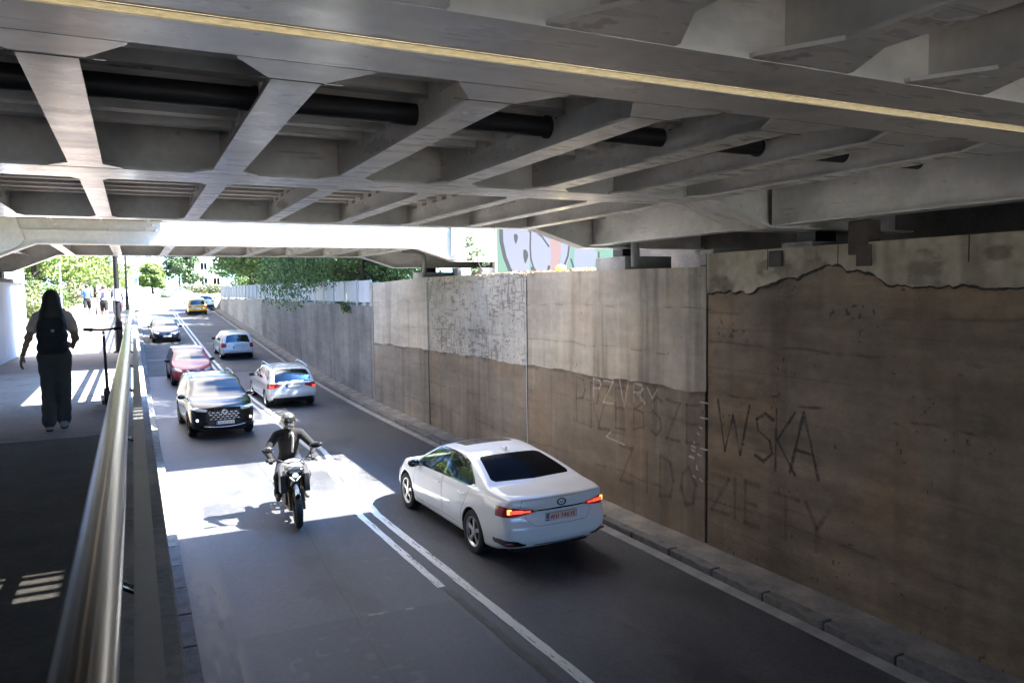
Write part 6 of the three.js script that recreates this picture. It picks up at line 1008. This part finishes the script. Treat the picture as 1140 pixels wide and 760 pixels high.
// weeds on the wall top and sapling by the low bridge
{
  const t = thing('sapling', 'small leafy sapling growing on the wall top below the white girder', 'plant'); obj('stem', taper([[0, -.05, 0], [-.05, .3, .02], [.02, .6, 0], [.08, .95, .03]], .015, .005, 6), barkMat, t); const r = rng(4), cl = []; for (let i = 0; i < 16; i++) { const a = r() * 6.28, y = .2 + r() * .75; cl.push([Math.cos(a) * .22 * (1.2 - y), y, Math.sin(a) * .22 * (1.2 - y), .10, .06, .10, 26]); } obj('foliage', leaves(cl, .075, [[.10, .17, .06], [.13, .2, .08]], 8, .3, .45), leafMat, t); t.position.set(8.14, 2.02, -17.95); t.rotation.z = .42; t.scale.setScalar(1.15);
  const w = thing('weed', 'tuft of weeds hanging from the top of the low ramp wall', 'plant'); const c2 = []; for (let i = 0; i < 10; i++) c2.push([-.1 + .12 * Math.sin(i * 3), -.05 - .03 * i, -.4 + i * .09, .16, .14, .14, 40]); obj('foliage', leaves(c2, .1, GREEN, 12, .6, .4), leafMat, w); obj('stem', [rod([0.05, -.1, -.2], [.0, .1, -.1], .01), rod([.05, -.1, .2], [.0, .1, .1], .01)], barkMat, w); w.position.set(WALLX - .02, 1.2, -31.8);
  const d = thing('dry_leaves', 'drift of dry leaves and litter on the wall top by the graffiti', 'leaf litter'); const r3 = rng(8), c3 = []; for (let i = 0; i < 30; i++) c3.push([8.15 + r3() * .9, 2.03, -13.2 - r3() * 5, .35, .03, .3, 45]); const dl = obj('leaf_drift', leaves(c3, .07, [[.26, .18, .10], [.34, .26, .16], [.2, .13, .07]], 22, 0, .7), leafMat, d); dl.userData.kind = 'stuff'; obj('yellow_bag', organic([{ a: [8.4, 2.08, -14.6], b: [8.55, 2.1, -14.7], ra: .09, rb: .07, c: [0, 0, 0] }], .04, .02), std({ color: rgb(.6, .5, .1), roughness: .6 }), d);
}
// hedge, verge and buildings across the junction
{
  const v = obj('verge', gridMesh(20, 2, (i, j) => { const x = lerp(5, 40, i / 20), z = -113.2 - j * 2.6; return [x, roadY(z) + .12 + .1 * j, z]; }), std({ map: tileTex([.16, .17, .05], .5, 940, 2), roughness: 1 })); v.userData.kind = 'structure';
  for (let i = 0; i < 5; i++) { const h = thing('hedge', ['clipped olive hedge section nearest the street mouth', 'second hedge section across the junction', 'third hedge section across the junction', 'fourth hedge section across the junction', 'last hedge section behind the fence line'][i], 'hedge', 'hedge across the junction'); const cl = [], r = rng(i + 50); for (let k = 0; k < 9; k++) cl.push([-2 + k * .5, .8 + .1 * r(), (r() - .5) * .3, .55, .75, .7, 260]); obj('foliage', leaves(cl, .22, OLIVE, 60 + i, .1, .6), leafMat, h); obj('stem', [0, 1, 2, 3].map(k => rod([-1.6 + k, 0, 0], [-1.5 + k, .8, 0], .03, .015, 6)), barkMat, h); const z = -120; h.position.set(8 + i * 4.3, roadY(z) + .2, z); }
  function building(label, x0, x1, y1, z0, depth, mat, roofMat, rows, cols) { const b = thing('building', label, 'building'); const y0 = roadY(z0); obj('wall', box(x0, x1, y0 - .5, y1, z0 - depth, z0), mat, b); obj('roof', box(x0 - .4, x1 + .4, y1 + .001, y1 + .35, z0 - depth - .4, z0 + .45), roofMat, b); const gl = C.glass, fr = M.whiteWall; const w = (x1 - x0) / cols; for (let r = 0; r < rows; r++) for (let c = 0; c < cols; c++) { const cx = x0 + (c + .5) * w, cy = y0 + 2.0 + r * 3.1, hw = w * .26; if (cy + .8 > y1) continue; const wn = obj('window', [box(cx - hw - .08, cx + hw + .08, cy - .78, cy - .7, z0 + .002, z0 + .07), box(cx - hw - .08, cx + hw + .08, cy + .7, cy + .78, z0 + .002, z0 + .06), box(cx - hw - .08, cx - hw, cy - .698, cy + .698, z0 + .002, z0 + .06), box(cx + hw, cx + hw + .08, cy - .698, cy + .698, z0 + .002, z0 + .06), box(cx - .03, cx + .03, cy - .698, cy + .698, z0 + .003, z0 + .05)], fr, b); obj('pane', box(cx - hw, cx + hw, cy - .7, cy + .7, z0 + .0025, z0 + .012), gl, wn); } return b; }
  const pale = std({ map: tileTex([.70, .68, .63], .1, 950, 4), roughness: .9 }), white = std({ map: tileTex([.74, .74, .74], .1, 951, 4), roughness: .9 }), dk = std({ color: rgb(.16, .12, .1), roughness: .9 });
  building('long pale low building with a dark eave at the end of the street', -9, 4.2, 6.4, -140, 10, pale, dk, 2, 6);
  building('tall white apartment block rising behind the hedge', 9.5, 16.5, 22, -165, 12, white, dk, 6, 3);
  building('pale apartment block farther back on the left of the street', -4, 6.8, 17, -190, 12, pale, dk, 5, 5);
  [[7.8, -150, 9, 3, DARK, 'dark tree between the two pale blocks'], [17, -134, 11, 4.5, GREEN, 'large tree behind the hedge on the right'], [24, -138, 12, 5, GREEN, 'broad tree far right behind the hedge'], [2.8, -128, 4.5, 1.5, LIME, 'small bright street tree in front of the low building'], [32, -128, 12, 5, LIME, 'lime tree at the far right of the junction'], [-9, -122, 11, 4.6, LIME, 'lime tree left of the street end'], [-16, -110, 12, 5, GREEN, 'big tree beyond the bank on the left'], [-24, -95, 12, 5, GREEN, 'big tree at the left edge of the junction']].forEach(([x, z, h, r, t, lab], i) => tree('far_tree', lab, x, groundY(x, z), z, { h, r, bole: h * .12, trunk: .2, limbs: 12, leaves: 5500, leaf: .6, tones: t, seed: 700 + i * 9, clump: r * .42, group: 'trees across the junction' }));
}
// white balustrade posts by the steps at the foot of the bank
{
  const b = thing('balustrade', 'pale low balustrade with rounded posts by the bank steps', 'balustrade'); const bz = [-28.5, -30.1, -31.7, -33.3];
  for (const z of bz) obj('post', (() => { const g = new THREE.LatheGeometry([[0, 0], [.16, 0], [.16, .08], [.10, .14], [.13, .45], [.09, .78], [.15, .86], [.15, .92], [.08, .96], [.13, 1.08], [.10, 1.2], [0, 1.25]].map(p => new THREE.Vector2(...p)), 18); g.translate(-3.75, walkY(z), z); return norm(g); })(), M.whiteWall, b);
  for (let i = 0; i < 3; i++) obj('rail', rbox(-3.82, -3.68, walkY(bz[i]) + .72, walkY(bz[i]) + .84, bz[i] - .1, bz[i + 1] + .1, .02), M.whiteWall, b);
}

scene.traverse(o => { if (o.isMesh && o.name !== 'sky') { o.castShadow = true; o.receiveShadow = true; } });
renderer.render(scene, camera);
